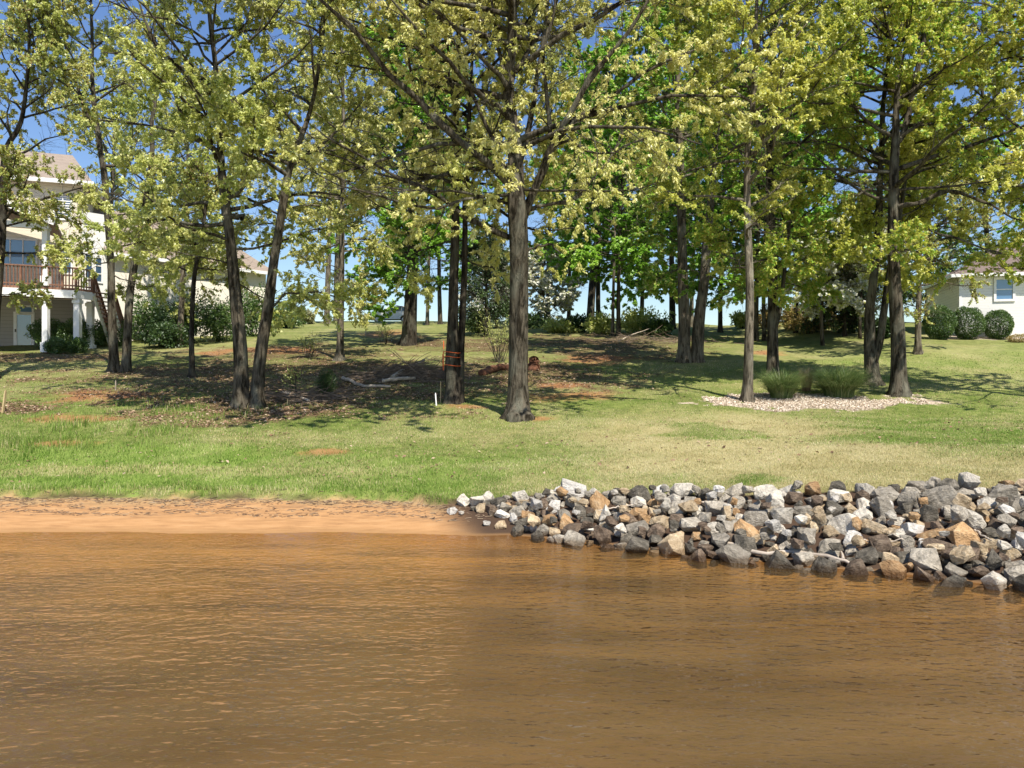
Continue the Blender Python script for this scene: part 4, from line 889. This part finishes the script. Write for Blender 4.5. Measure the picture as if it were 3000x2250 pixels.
def build_litter():
    r = np.random.default_rng(611); t = NT('fallen_leaf')
    c = t.ramp(t.attr('tint'), [(0, (.06, .035, .02)), (.4, (.2, .12, .07)), (.75, (.3, .2, .125)), (1, (.44, .34, .24))]); t.bsdf(c, .8, spec=.2)
    X, Y = land_pts(150000, -100, 3100, 15, 60, r, 2.2); z = zones(X, Y); ok = r.random(len(X)) < z['litter'] ** 1.3 * .9 + .01
    X, Y = X[ok], Y[ok]; n = len(X); L = r.uniform(.04, .1, n) * (1 + Y * .008)
    a = r.uniform(0, 6.28, n); V, F4 = leaf_mesh(np.stack([X, Y, gz(X, Y) + r.uniform(.005, .035, n)], 1), np.stack([np.cos(a), np.sin(a), r.normal(0, .35, n)], 1), L, L * .55, r, .5)
    tag(mesh_np('fallen_leaves', V, F4, t.m, attrs={'tint': np.repeat(r.random(n), 4)}), 'dead brown leaves scattered under the trees', 'leaf litter', kind='stuff')
    # wood chips of the bed
    X, Y = land_pts(60000, 2050, 2720, 22, 30, r, 2.0); ok = zones(X, Y)['mulch'] > .5; X, Y = X[ok], Y[ok]; n = len(X); L = r.uniform(.03, .07, n); a = r.uniform(0, 6.28, n)
    V, F4 = leaf_mesh(np.stack([X, Y, gz(X, Y) + r.uniform(.004, .03, n)], 1), np.stack([np.cos(a), np.sin(a), r.normal(0, .3, n)], 1), L, L * .6, r, .4)
    t = NT('chip'); t.bsdf(t.ramp(t.attr('tint'), [(0, (.28, .2, .13)), (.4, (.55, .45, .34)), (1, (.8, .72, .6))]), .85)
    tag(mesh_np('mulch_chips', V, F4, t.m, attrs={'tint': np.repeat(r.random(n), 4)}), 'pale chips spread over the island bed around the grasses', 'mulch', kind='stuff')
    # twigs and straw thrown up on the beach
    X = r.uniform(-12, 0.0, 2600); ys, ye = shoreY(X), edgeY(X); k = np.where(r.random(len(X)) < .6, r.normal(.93, .06, len(X)), r.choice([.55, .72], len(X)) + r.normal(0, .035, len(X)) + .05 * np.sin(X * 2))
    Y = ys + (ye - ys) * np.clip(k, .35, 1.08); n = len(X); a = r.normal(0, .35, n); L = r.uniform(.03, .14, n)
    d = np.stack([np.cos(a), np.sin(a), r.normal(0, .08, n)], 1); st = np.stack([X, Y, gz(X, Y) + .008], 1)
    C_ = curves(st, d, L, 4, r, .12, 0); V, F4 = tubes(C_, np.full((n, 4), .0035) * r.uniform(.6, 1.6, (n, 1)), 3); t = NT('wrack')
    t.bsdf(t.ramp(t.attr('tint'), [(0, (.07, .04, .025)), (.6, (.2, .13, .08)), (1, (.5, .38, .24))]), .9)
    tag(mesh_np('beach_debris', V, F4, t.m, attrs={'tint': np.repeat(r.random(n), 12)}), 'small twigs and straw washed up on the orange sand', 'debris', kind='stuff')
build_litter()

# ------------------------------------------------------------------ rock bank
def rock_mat(name, cols, vein=.25):
    t = NT(name); oi = t.n('ShaderNodeObjectInfo'); f = t.noise(5, 6, .65, coord='Object'); g2 = t.noise(22, 5, .7, (1, 1, 2.5))
    c = t.ramp(t.math('ADD', t.math('MULTIPLY', f, .55), t.math('MULTIPLY', g2, .45)), [(.36, cols[0]), (.5, cols[1]), (.62, cols[2])])
    var = t.math('ADD', .72, t.math('MULTIPLY', oi.outputs['Random'], .55)); 
    cm = t.n('ShaderNodeCombineColor'); [t.l(var, cm.inputs[k]) for k in range(3)]
    c = t.mix(1.0, c, cm.outputs[0], 'MULTIPLY')
    geo = t.n('ShaderNodeNewGeometry'); sep = t.n('ShaderNodeSeparateXYZ'); t.l(geo.outputs['Position'], sep.inputs[0])
    wet = t.math('SUBTRACT', 1.0, t.math('MULTIPLY', t.math('SUBTRACT', sep.outputs[2], t.math('MULTIPLY', f, .1)), 22.0), True)
    c = t.mix(t.math('MULTIPLY', wet, .75), c, t.mix(1.0, c, (.3, .22, .14), 'MULTIPLY'))
    rg = t.math('SUBTRACT', .85, t.math('MULTIPLY', wet, .55))
    t.bsdf(c, rg, t.bump(t.math('ADD', t.math('ADD', g2, t.math('MULTIPLY', t.noise(9, 3, .5), 1.6)), f), .9, .05), spec=.25); return t.m
RM = {'dark grey': rock_mat('rock_dark', ((.055, .048, .036), (.13, .115, .088), (.26, .23, .18))), 'mid grey': rock_mat('rock_grey', ((.19, .168, .13), (.35, .31, .245), (.52, .47, .38))),
      'pale grey': rock_mat('rock_pale', ((.34, .31, .25), (.55, .5, .41), (.74, .68, .57))), 'whitish': rock_mat('rock_white', ((.4, .375, .32), (.6, .565, .5), (.74, .7, .63))),
      'tan': rock_mat('rock_tan', ((.3, .21, .12), (.5, .385, .24), (.66, .54, .37))), 'ochre': rock_mat('rock_ochre', ((.33, .19, .085), (.5, .31, .15), (.6, .43, .25))),
      'brown': rock_mat('rock_brown', ((.09, .065, .045), (.18, .13, .09), (.3, .23, .16)))}
def rock_mesh(name, r, el, seed):
    bm = bmesh.new(); rg = random.Random(seed)
    for sx in (-1, 1):
        for sy in (-1, 1):
            for sz in (-1, 1):
                v = Vector((sx * rg.uniform(.15, .85), sy * rg.uniform(.2, .85), sz * rg.uniform(.15, .85)))
                bm.verts.new((v.x * el[0] * r, v.y * el[1] * r, v.z * el[2] * r))
    for k in range(rg.randint(6, 12)):
        v = Vector((rg.gauss(0, 1), rg.gauss(0, 1), rg.gauss(0, 1))).normalized() * rg.uniform(.85, 1.05)
        bm.verts.new((v.x * el[0] * r, v.y * el[1] * r, v.z * el[2] * r))
    h = bmesh.ops.convex_hull(bm, input=bm.verts)
    bmesh.ops.delete(bm, geom=[g for g in h['geom_interior'] if isinstance(g, bmesh.types.BMVert)], context='VERTS')
    bmesh.ops.dissolve_limit(bm, angle_limit=R_(16), verts=bm.verts, edges=bm.edges)
    bmesh.ops.bevel(bm, geom=list(bm.edges), offset=r * .055, segments=2, profile=.6, affect='EDGES')
    bmesh.ops.triangulate(bm, faces=bm.faces); bmesh.ops.subdivide_edges(bm, edges=[e for e in bm.edges if e.calc_length() > r * .35], cuts=1)
    for v in bm.verts:
        q = v.co / r * 3 + Vector((seed * .37, seed * .11, 0)); k = math.sin(q.x * 2.1 + q.y) * math.sin(q.y * 2.7 - q.z) + .5 * math.sin(q.z * 5 + q.x * 3)
        v.co *= 1 + .04 * k
    bmesh.ops.recalc_face_normals(bm, faces=bm.faces)
    me = bpy.data.meshes.new(name); bm.to_mesh(me); bm.free(); return me
def build_rocks():
    r = np.random.default_rng(707)
    rocks = []   # x,y,z,r
    def bank(u_, b):     # u_: X along, b: 0 waterline .. 1 ridge
        ys, ye = float(shoreY(u_)), float(edgeY(u_)); y = ys + (ye - ys) * b; return y, float(gz(u_, y))
    special = [  # u, v centre, half-size px, colour, elongation  (from the photograph)
     (1688, 1432, 46, 'whitish', (1.25, .8, .62)), (1935, 1437, 28, 'whitish', (1.05, .8, .8)), (1325, 1497, 20, 'whitish', (1, .8, .75)), (1351, 1503, 13, 'pale grey', (1, .8, .6)), (1425, 1532, 17, 'whitish', (1.1, .8, .5)),
     (1467, 1541, 20, 'tan', (1, .9, .85)), (1515, 1556, 26, 'dark grey', (1, .9, .9)), (1504, 1519, 20, 'whitish', (.6, .8, 1.2)), (1564, 1551, 17, 'whitish', (.7, .8, 1.1)), (1625, 1562, 22, 'tan', (1, .8, .9)),
     (1594, 1478, 24, 'brown', (1, .9, .9)), (1652, 1512, 27, 'mid grey', (1, .8, 1)), (1700, 1505, 26, 'dark grey', (.8, .8, 1.2)), (1567, 1488, 22, 'dark grey', (1, .9, 1)), (1820, 1483, 24, 'tan', (1.1, .9, .9)),
     (1867, 1504, 26, 'ochre', (1.3, .8, .7)), (1915, 1475, 22, 'ochre', (1, .8, .75)), (1835, 1527, 32, 'brown', (1.2, .9, .9)), (1772, 1547, 26, 'tan', (1.2, .8, .7)), (1845, 1583, 26, 'dark grey', (1.1, .9, .9)),
     (2035, 1573, 28, 'ochre', (1.1, .8, .8)), (1983, 1527, 28, 'brown', (.9, .8, 1.1)), (2110, 1533, 26, 'dark grey', (1, .9, .9)), (2067, 1452, 26, 'dark grey', (1.2, .9, .9)), (2090, 1468, 22, 'mid grey', (.9, .8, 1)),
     (2218, 1522, 38, 'mid grey', (1.1, .9, .85)), (2150, 1475, 34, 'mid grey', (1.3, .9, .7)), (2302, 1442, 30, 'pale grey', (1.2, .9, .8)), (2355, 1500, 36, 'mid grey', (1.2, .9, .7)), (2440, 1498, 36, 'dark grey', (1.1, .9, .9)),
     (2380, 1550, 26, 'tan', (1.1, .9, .9)), (2295, 1580, 26, 'dark grey', (1, .9, 1)), (2150, 1580, 26, 'brown', (1.1, .9, .9)), (2250, 1560, 26, 'tan', (1.1, .9, .9)), (2340, 1605, 32, 'mid grey', (1.3, .9, .7)),
     (2500, 1580, 34, 'whitish', (1.1, .9, .9)), (2595, 1450, 40, 'mid grey', (1.2, .9, .9)), (2530, 1480, 28, 'pale grey', (1, .9, .8)), (2620, 1438, 24, 'dark grey', (.8, .8, 1.2)), (2685, 1425, 34, 'mid grey', (1.2, .9, .8)), (2740, 1415, 24, 'mid grey', (1, .9, 1)),
     (2625, 1530, 26, 'pale grey', (1.1, .9, .9)), (2665, 1552, 38, 'whitish', (1.3, .9, .7)), (2720, 1566, 32, 'ochre', (1.5, .9, .5)), (2575, 1600, 42, 'brown', (1, .9, 1.1)), (2650, 1640, 32, 'dark grey', (1, .9, .9)), (2740, 1600, 46, 'brown', (1.5, .9, .6)),
     (2850, 1530, 42, 'pale grey', (1, .9, 1)), (2940, 1510, 36, 'whitish', (1, .9, 1.1)), (2785, 1505, 26, 'mid grey', (.9, .9, 1.1)), (2830, 1455, 38, 'mid grey', (1.2, .9, .7)), (2890, 1480, 32, 'pale grey', (1, .9, 1)), (2820, 1630, 46, 'brown', (1.4, .9, .7)),
     (2900, 1590, 32, 'tan', (1.1, .9, .9)), (2800, 1680, 36, 'mid grey', (1.1, .9, .8)), (2870, 1680, 36, 'brown', (1.1, .9, .8)), (2790, 1545, 20, 'tan', (.8, .8, 1.2)), (2950, 1418, 24, 'ochre', (1.2, .9, .6)), (2705, 1610, 30, 'whitish', (.8, .8, 1.2)),
     (2960, 1620, 36, 'tan', (1.1, .9, .9)), (2920, 1650, 26, 'dark grey', (1, .9, .9)), (2985, 1690, 40, 'mid grey', (1.1, .9, .9)), (2975, 1570, 28, 'tan', (.9, .9, 1)), (2965, 1445, 30, 'mid grey', (1, .9, .9))]
    for (u, v, hs, col, el) in special:
        c = gp(u, v + hs * .55); Y = c[1]; rr = hs * Y / F
        y = Y + rr * .45; z = float(gz(c[0], y)); 
        zc = CAMZ + (V0 - v) / F * y; zc = min(max(zc, z + rr * el[2] * .1), z + rr * el[2] * (.62 if v > hs + 1440 else .34) + .02)
        rocks.append([(u - U0) / F * y, y, zc, rr, col, el])
    cols = ['dark grey', 'mid grey', 'pale grey', 'whitish', 'tan', 'ochre', 'brown']
    def pick(b):
        p = np.array([.12, .2, .17, .05, .26, .08, .12]); 
        if b < .25: p = np.array([.26, .18, .06, .03, .16, .05, .26])
        if b > .8: p = np.array([.18, .36, .26, .07, .07, .02, .04])
        return r.choice(cols, p=p / p.sum())
    pos = np.array([q[:3] for q in rocks]); rad = np.array([q[3] * .92 for q in rocks])
    for size, tries, k in ((.2, 500, .9), (.165, 1100, .88), (.135, 2200, .86), (.105, 4200, .84), (.075, 6500, .82)):
        for _ in range(tries):
            X = r.uniform(-.95, 9.6); b = r.uniform(-.13, 1.04)
            if X < 1.2 and r.random() < .25: continue
            if X < .35 and b < (.35 - X) * .78: continue
            if X < .8 and size > .15: continue
            rr = size * r.uniform(.85, 1.2); y, z = bank(X, b); zc = z + rr * r.uniform(.1, .55)
            d = np.sqrt(((pos - [X, y, zc]) ** 2 * [1, 1, .6]).sum(1))
            if (d > k * (rad + rr) * .93).all():
                pos = np.vstack([pos, [X, y, zc]]); rad = np.append(rad, rr)
                rocks.append([X, y, zc, rr, pick(b), (r.uniform(.85, 1.35), r.uniform(.75, 1.05), r.uniform(.6, .95))])
    # a second course lying on the first
    for _ in range(900):
        X = r.uniform(.3, 9.4); b = r.uniform(.05, .98); rr = r.uniform(.07, .15); y, z = bank(X, b); zc = z + .13 + rr * .6
        d = np.sqrt(((pos - [X, y, zc]) ** 2).sum(1))
        if (d > .8 * (rad + rr)).all():
            pos = np.vstack([pos, [X, y, zc]]); rad = np.append(rad, rr); rocks.append([X, y, zc, rr, pick(b), (r.uniform(.85, 1.3), r.uniform(.75, 1.05), r.uniform(.6, .9))])
    # picture size decides who stays an individual
    def vis(q): return q[1] > 0 and -60 < U0 + F * q[0] / q[1] < 3060
    order = sorted(range(len(rocks)), key=lambda i: -(rocks[i][3] / rocks[i][1]) * (1 if vis(rocks[i]) else .01))
    ind, rest = order[:300], order[300:]
    print('rocks', len(rocks))
    info = []
    for i in ind:
        x, y, z, rr, col, el = rocks[i]; ys, ye = float(shoreY(x)), float(edgeY(x)); b = (y - ys) / (ye - ys)
        tier = 'waterline' if b < .3 else 'middle' if b < .72 else 'top'
        if rr > .2: sz = 'large'
        elif rr > .13: sz = 'medium'
        else: sz = 'small'
        info.append([i, U0 + F * x / y, tier, sz, col])
    cnt = {}; ordn = ['first', 'second', 'third', 'fourth', 'fifth', 'sixth', 'seventh', 'eighth', 'ninth', 'tenth', 'eleventh', 'twelfth', 'thirteenth', 'fourteenth', 'fifteenth', 'sixteenth', 'seventeenth', 'eighteenth', 'nineteenth', 'twentieth', 'twenty-first', 'twenty-second', 'twenty-third', 'twenty-fourth', 'twenty-fifth']
    totals = {}
    for q in info: totals[(q[2], q[3], q[4])] = totals.get((q[2], q[3], q[4]), 0) + 1
    where = {'waterline': 'along the waterline of the bank', 'middle': 'halfway up the rock bank', 'top': 'along the top edge of the rock bank'}
    for q in sorted(info, key=lambda q: q[1]):
        i, u, tier, sz, col = q; k = cnt.get((tier, sz, col), 0); cnt[(tier, sz, col)] = k + 1
        x, y, z, rr, col, el = rocks[i]
        if totals[(tier, sz, col)] == 1: lab = f"only {sz} {col} rock {where[tier]}"
        else: lab = f"{ordn[min(k, 24)]} {sz} {col} rock from the left {where[tier]}"
        me = rock_mesh('rock', rr, el, i * 3 + 5); me.materials.append(RM[col])
        o = bpy.data.objects.new('rock', me); C.objects.link(o); o.location = (x, y, z)
        o.rotation_euler = (r.normal(0, .28), r.normal(0, .28), r.uniform(-.5, .5)) if i < len(special) else (r.normal(0, .4), r.normal(0, .4), r.uniform(0, 6.28))
        tag(o, lab, 'rock', 'rocks of the riprap bank')
    mb = bmesh.new()
    for i in rest:
        x, y, z, rr, col, el = rocks[i]; me = rock_mesh('t', rr, el, i * 3 + 5); a = r.uniform(0, 6.28)
        for v in me.vertices: 
            c = v.co.copy(); v.co = (x + c.x * math.cos(a) - c.y * math.sin(a), y + c.x * math.sin(a) + c.y * math.cos(a), z + c.z)
        nf = len(mb.faces); mb.from_mesh(me); mb.faces.ensure_lookup_table(); mi = cols.index(col)
        for f in mb.faces[nf:]: f.material_index = mi
        bpy.data.meshes.remove(me)
    me = bpy.data.meshes.new('small_rubble'); mb.to_mesh(me); mb.free()
    for c_ in cols: me.materials.append(RM[c_])
    o = bpy.data.objects.new('small_rubble', me); C.objects.link(o); tag(o, 'small broken stones filling the gaps between the bank rocks', 'rubble', kind='stuff')
build_rocks()

# ------------------------------------------------------------------ wood lying about, stakes, tape
M['drift'] = simple('driftwood', (.4, .34, .27), .85, .35, 8, .01, stretch=(1, 1, 1)); M['log_pale'] = simple('dead_log', (.45, .38, .3), .9, .35, 7, .01)
M['brush'] = simple('dead_twigs', (.2, .15, .105), .9, .55, 3, .01)
M['rotten'] = simple('rotten_wood', (.15, .065, .035), .95, .5, 9, .03); M['stake'] = simple('stake_wood', (.5, .38, .2), .8, .15, 6)
M['white_plastic'] = simple('white_plastic', (.82, .82, .8), .45, .04); M['orange'] = simple('orange_tape', (.75, .13, .03), .5, .1)
def stick(name, label, cat, pts, r0, r1, mat, group=None, sides=8, wob=.012, seed=0, side=None):
    r = np.random.default_rng(seed); q = resample(pts, 14); q[1:-1] += r.normal(0, wob, (12, 3)); rr = np.linspace(r0, r1, 14) * (1 + r.normal(0, .08, 14))
    V, F4 = tubes(q[None], rr[None], sides); caps = [np.arange(sides)[::-1][None], np.arange(len(V) - sides, len(V))[None]]
    o = mesh_np(name, V - q[0], [F4] + caps, mat, smooth=True); o.location = q[0]; tag(o, label, cat, group)
    if side:
        V, F4 = tubes(resample(side, 10)[None], np.linspace(r1 * 1.2, r1 * .5, 10)[None], 6); b = mesh_np('side_branch', V - q[0], F4, mat, smooth=True); b.parent = o
    return o
def onrock(u, v, dz=.0):
    c = gp(u, v); Y = c[1] - .12; return P(u, v, Y) + np.array([0, 0, dz])
stick('driftwood_branch', 'long crooked grey branch lying along the waterline of the rocks', 'driftwood', [onrock(2115, 1590), onrock(2170, 1603), onrock(2235, 1625), onrock(2310, 1614), onrock(2400, 1628), onrock(2470, 1640), onrock(2485, 1652), onrock(2500, 1666)], .035, .02, M['drift'], seed=1, side=[onrock(2470, 1640), onrock(2468, 1625), onrock(2462, 1612)])
stick('driftwood_stick', 'pale bleached stick wedged high in the left part of the rocks', 'driftwood', [onrock(1742, 1518, .05), onrock(1775, 1506, .08), onrock(1810, 1503, .08), onrock(1855, 1494, .08)], .014, .01, M['log_pale'], seed=2)
stick('driftwood_stick', 'pale forked stick near the top of the rocks at the centre right', 'driftwood', [onrock(2052, 1486, .08), onrock(2090, 1492, .08), onrock(2130, 1492, .08)], .014, .009, M['log_pale'], seed=3)
stick('driftwood_stick', 'thin straight pale stick low between two brown rocks', 'driftwood', [onrock(2495, 1600, .06), onrock(2560, 1597, .06), onrock(2650, 1594, .06)], .011, .007, M['log_pale'], seed=4)
stick('driftwood_stick', 'short dark pole lying across the right hand rocks', 'driftwood', [onrock(2855, 1570, .08), onrock(2880, 1585, .08), onrock(2905, 1602, .08)], .014, .011, M['drift'], seed=5)
def gl(u, v, h=.05): c = gp(u, v); c[2] += h; return c
stick('fallen_log', 'long pale curved log at the front of the brush pile', 'log', [gl(1004, 1116, .12), gl(1030, 1124, .1), gl(1060, 1136, .07), gl(1110, 1138, .08), gl(1145, 1137, .06)], .07, .04, M['log_pale'], seed=6)
stick('fallen_log', 'straight grey log slanting up the brush pile', 'log', [gl(1150, 1118, .15), gl(1190, 1100, .3), gl(1242, 1080, .35)], .09, .06, M['drift'], seed=7)
stick('fallen_log', 'bark free log lying level in the middle of the brush pile', 'log', [gl(1120, 1125, .12), gl(1170, 1122, .15), gl(1215, 1118, .12)], .08, .06, M['log_pale'], seed=8)
stick('fallen_log', 'rotten red log behind the largest oak, to its left', 'log', [gl(1412, 1100, .1), gl(1450, 1090, .12), gl(1510, 1078, .12)], .16, .12, M['rotten'], seed=9, wob=.03, sides=10)
stick('rotten_stump', 'broken reddish stump just right of the largest oak trunk', 'stump', [gl(1566, 1084, -.1), gl(1567, 1083, .12), gl(1564, 1083, .36)], .3, .2, M['rotten'], seed=10, wob=.05, sides=11)
stick('fallen_branch', 'long thin bare branch on the crest litter right of centre', 'branch', [gl(1812, 1005, .1), gl(1850, 996, .3), gl(1905, 985, .5)], .035, .02, M['log_pale'], seed=12)
stick('fallen_log', 'dark log lying left of the evergreen seedling', 'log', [gl(826, 1158, .1), gl(860, 1166, .1), gl(905, 1182, .08)], .06, .04, M['drift'], seed=13)
def brush(label, c, rx, ry, h, n, seed):
    r = np.random.default_rng(seed); st = np.stack([c[0] + r.normal(0, rx, n), c[1] + r.normal(0, ry, n), np.zeros(n)], 1)
    q = np.hypot((st[:, 0] - c[0]) / rx, (st[:, 1] - c[1]) / ry); st[:, 2] = gz(st[:, 0], st[:, 1]) + r.random(n) * h * np.exp(-q * .8) + .02
    a = r.uniform(-.9, .9, n); d = np.stack([np.cos(a), np.sin(a) * .6, r.normal(.05, .25, n)], 1); d[r.random(n) < .5] *= -1
    Cu = curves(st, d, r.uniform(.4, 1.6, n), 6, r, .12, -.03); Cu[..., 2] = np.maximum(Cu[..., 2], gz(Cu[..., 0], Cu[..., 1]) + .01)
    V, F4 = tubes(Cu, (r.uniform(.004, .02, (n, 1)) * np.linspace(1, .5, 6)), 4)
    o = mesh_np('brush_pile', V, F4, M['brush'], smooth=True); tag(o, label, 'brush pile', kind='stuff')
brush('heap of dead branches and twigs left of the taped oak', gp(1185, 1108), .95, .6, .75, 480, 21)
brush('low dark heap of twigs beside the double oak', gp(890, 1168), .8, .4, .25, 260, 22)
brush('scattered fallen branches on the crest right of centre', gp(1880, 1000), 2.2, .8, .5, 200, 23)
def stake(name, label, cat, u, vb, vt, w, mat, lean=0, group=None):
    a = gp(u, vb); b = P(u + lean, vt, a[1]); o = MB(); a[2] -= .08; s = w * a[1] / F
    A_, B_ = Vector(a), Vector(b); o.bar(A_, B_, s, s * .5); d = (B_ - A_).normalized(); o.bar(B_ - d * .001, B_ + d * s * .45, s * .6, s * .3)
    for k in range(len(o.v)): o.v[k] = tuple(Vector(o.v[k]) - A_)
    ob = o.build(name, mat, None, s * .06); ob.location = A_; tag(ob, label, cat, group)
stake('marker_post', 'short white marker post in front of the taped oak', 'marker', 1279, 1188, 1154, 7, M['white_plastic'], -3)
stake('wooden_stake', 'thin brown stake right beside the white marker post', 'stake', 1291, 1182, 1118, 4, M['stake'])
stake('wooden_stake', 'pale leaning survey stake at the left border of the photo', 'stake', 7, 1210, 1146, 8, M['stake'], 9)
stake('wooden_stake', 'short weathered stake on the slope below the slim pair of trunks', 'stake', 339, 1144, 1116, 4, M['drift'])
stake('wooden_stake', 'pale stake near the crest in front of the white car', 'stake', 1071, 985, 937, 5, M['log_pale'], 2)
stake('orange_stake', 'orange painted stake left of the taped oak', 'stake', 1297, 1078, 1038, 4, M['orange'])
stake('orange_stake', 'far orange stake on the slope behind the taped oak', 'stake', 1300, 1022, 1000, 4, M['orange'])
def tape():
    Y = gp(1328, 1180)[1]; root = thing('orange_tape', 'orange tape tied round the trunk beside the marker post', 'tape', tuple(P(1325, 1050, Y)))
    for v, w in ((1033, 50), (1046, 50), (1071, 52)):
        c = P(1324, v, Y); s = w / 2 * Y / F; a = np.linspace(0, 2 * math.pi, 25); ring = np.stack([c[0] + np.cos(a) * s, c[1] + np.sin(a) * s, c[2] + .02 * np.sin(a * 2)], 1)
        V, F4 = tubes(ring[None], np.full((1, 25), .011), 5); off(mesh_np('band', V, F4, M['orange']), root)
    s = 24 * Y / F; p = [P(1300, 1030, Y) + [0, -.15, 0], P(1301, 1050, Y) + [0, -.2, 0], P(1300, 1085, Y) + [0, -.15, 0]]
    V, F4 = tubes(resample(p, 8)[None], np.full((1, 8), .012), 5); off(mesh_np('tail', V, F4, M['orange']), root)
tape()

# ------------------------------------------------------------------ white SUV on the crest
def car():
    M['paint'] = simple('white_paint', (.82, .82, .8), .5, .02, 2, spec=.3); M['tyre'] = simple('tyre', (.02, .02, .02), .8, .2, 20); M['rim'] = simple('rim', (.5, .5, .52), .3, .05, 5, metallic=.8)
    Y = 82.0; x0 = (1082 - U0) / F * Y; z0 = CAMZ + (V0 - 947) / F * Y
    root = thing('parked_car', 'white sport utility vehicle parked on the crest, mostly behind a trunk', 'car', (x0 + 2.3, Y, z0))
    prof = [(0.05, .35), (0, .55), (.03, .85), (.18, 1.02), (1.15, 1.13), (1.35, 1.16), (4.45, 1.18), (4.6, 1.0), (4.65, .6), (4.55, .35), (4.05, .33)]
    arch = lambda cx: [(cx + .42 * math.cos(a), .36 + .42 * math.sin(a)) for a in np.linspace(0, math.pi, 7)]
    pr = prof + arch(3.75) + arch(.98)
    def ext(pts, y0, y1, name, mat, par, bev=.04, taper=0):
        mb = MB(); n = len(pts); a = [(x0 + x, Y + y0, z0 + z) for x, z in pts]; b = [(x0 + x, Y + y1, z0 + z) for x, z in pts]
        mb.poly(a); mb.poly(b[::-1])
        for i in range(n): j = (i + 1) % n; mb.poly([a[i], b[i], b[j], a[j]])
        return mb.build(name, M[mat] if isinstance(mat, str) else mat, par, bev)
    body = ext(pr, -.92, .92, 'body', 'paint', root)
    ext([(1.35, 1.15), (2.05, 1.68), (2.3, 1.74), (4.0, 1.72), (4.4, 1.55), (4.5, 1.17)], -.78, .78, 'cabin', 'paint', root)
    for i, q in enumerate(([(1.62, 1.2), (2.12, 1.62), (2.6, 1.64), (2.6, 1.2)], [(2.68, 1.2), (2.68, 1.64), (3.45, 1.63), (3.45, 1.2)], [(3.53, 1.2), (3.53, 1.62), (4.05, 1.58), (4.25, 1.22)])):
        ext(q, -.79, -.783, 'side_window', 'glass', root, 0)
    ext([(1.38, 1.17), (1.4, 1.2), (2.04, 1.69), (2.06, 1.66)], -.7, .7, 'windscreen', 'glass', root, 0)
    ext([(-.02, .72), (.0, .9), (.2, .97), (.3, .86)], -.93, -.6, 'headlight', 'glass', root, .01)
    ext([(-.03, .5), (-.03, .68), (.1, .68), (.1, .5)], -.6, .6, 'grille', 'tyre', root, .01)
    for cx in (.98, 3.75):
        for s in (-1, 1):
            a = np.arange(20) * 2 * math.pi / 20
            wl = ext([(cx + .34 * math.cos(t), .34 + .34 * math.sin(t)) for t in a], s * .93, s * .7, 'wheel', 'tyre', root, .02)
            rm = ext([(cx + .22 * math.cos(t), .34 + .22 * math.sin(t)) for t in a], s * .945, s * .9, 'rim', 'rim', None, .01); rm.parent = wl
    mb = MB(); mb.box(x0 + 1.7, x0 + 1.86, Y - 1.05, Y - .9, z0 + 1.15, z0 + 1.28); mb.build('mirror', M['paint'], root, .02)
car()
print('leaves', NLEAF)
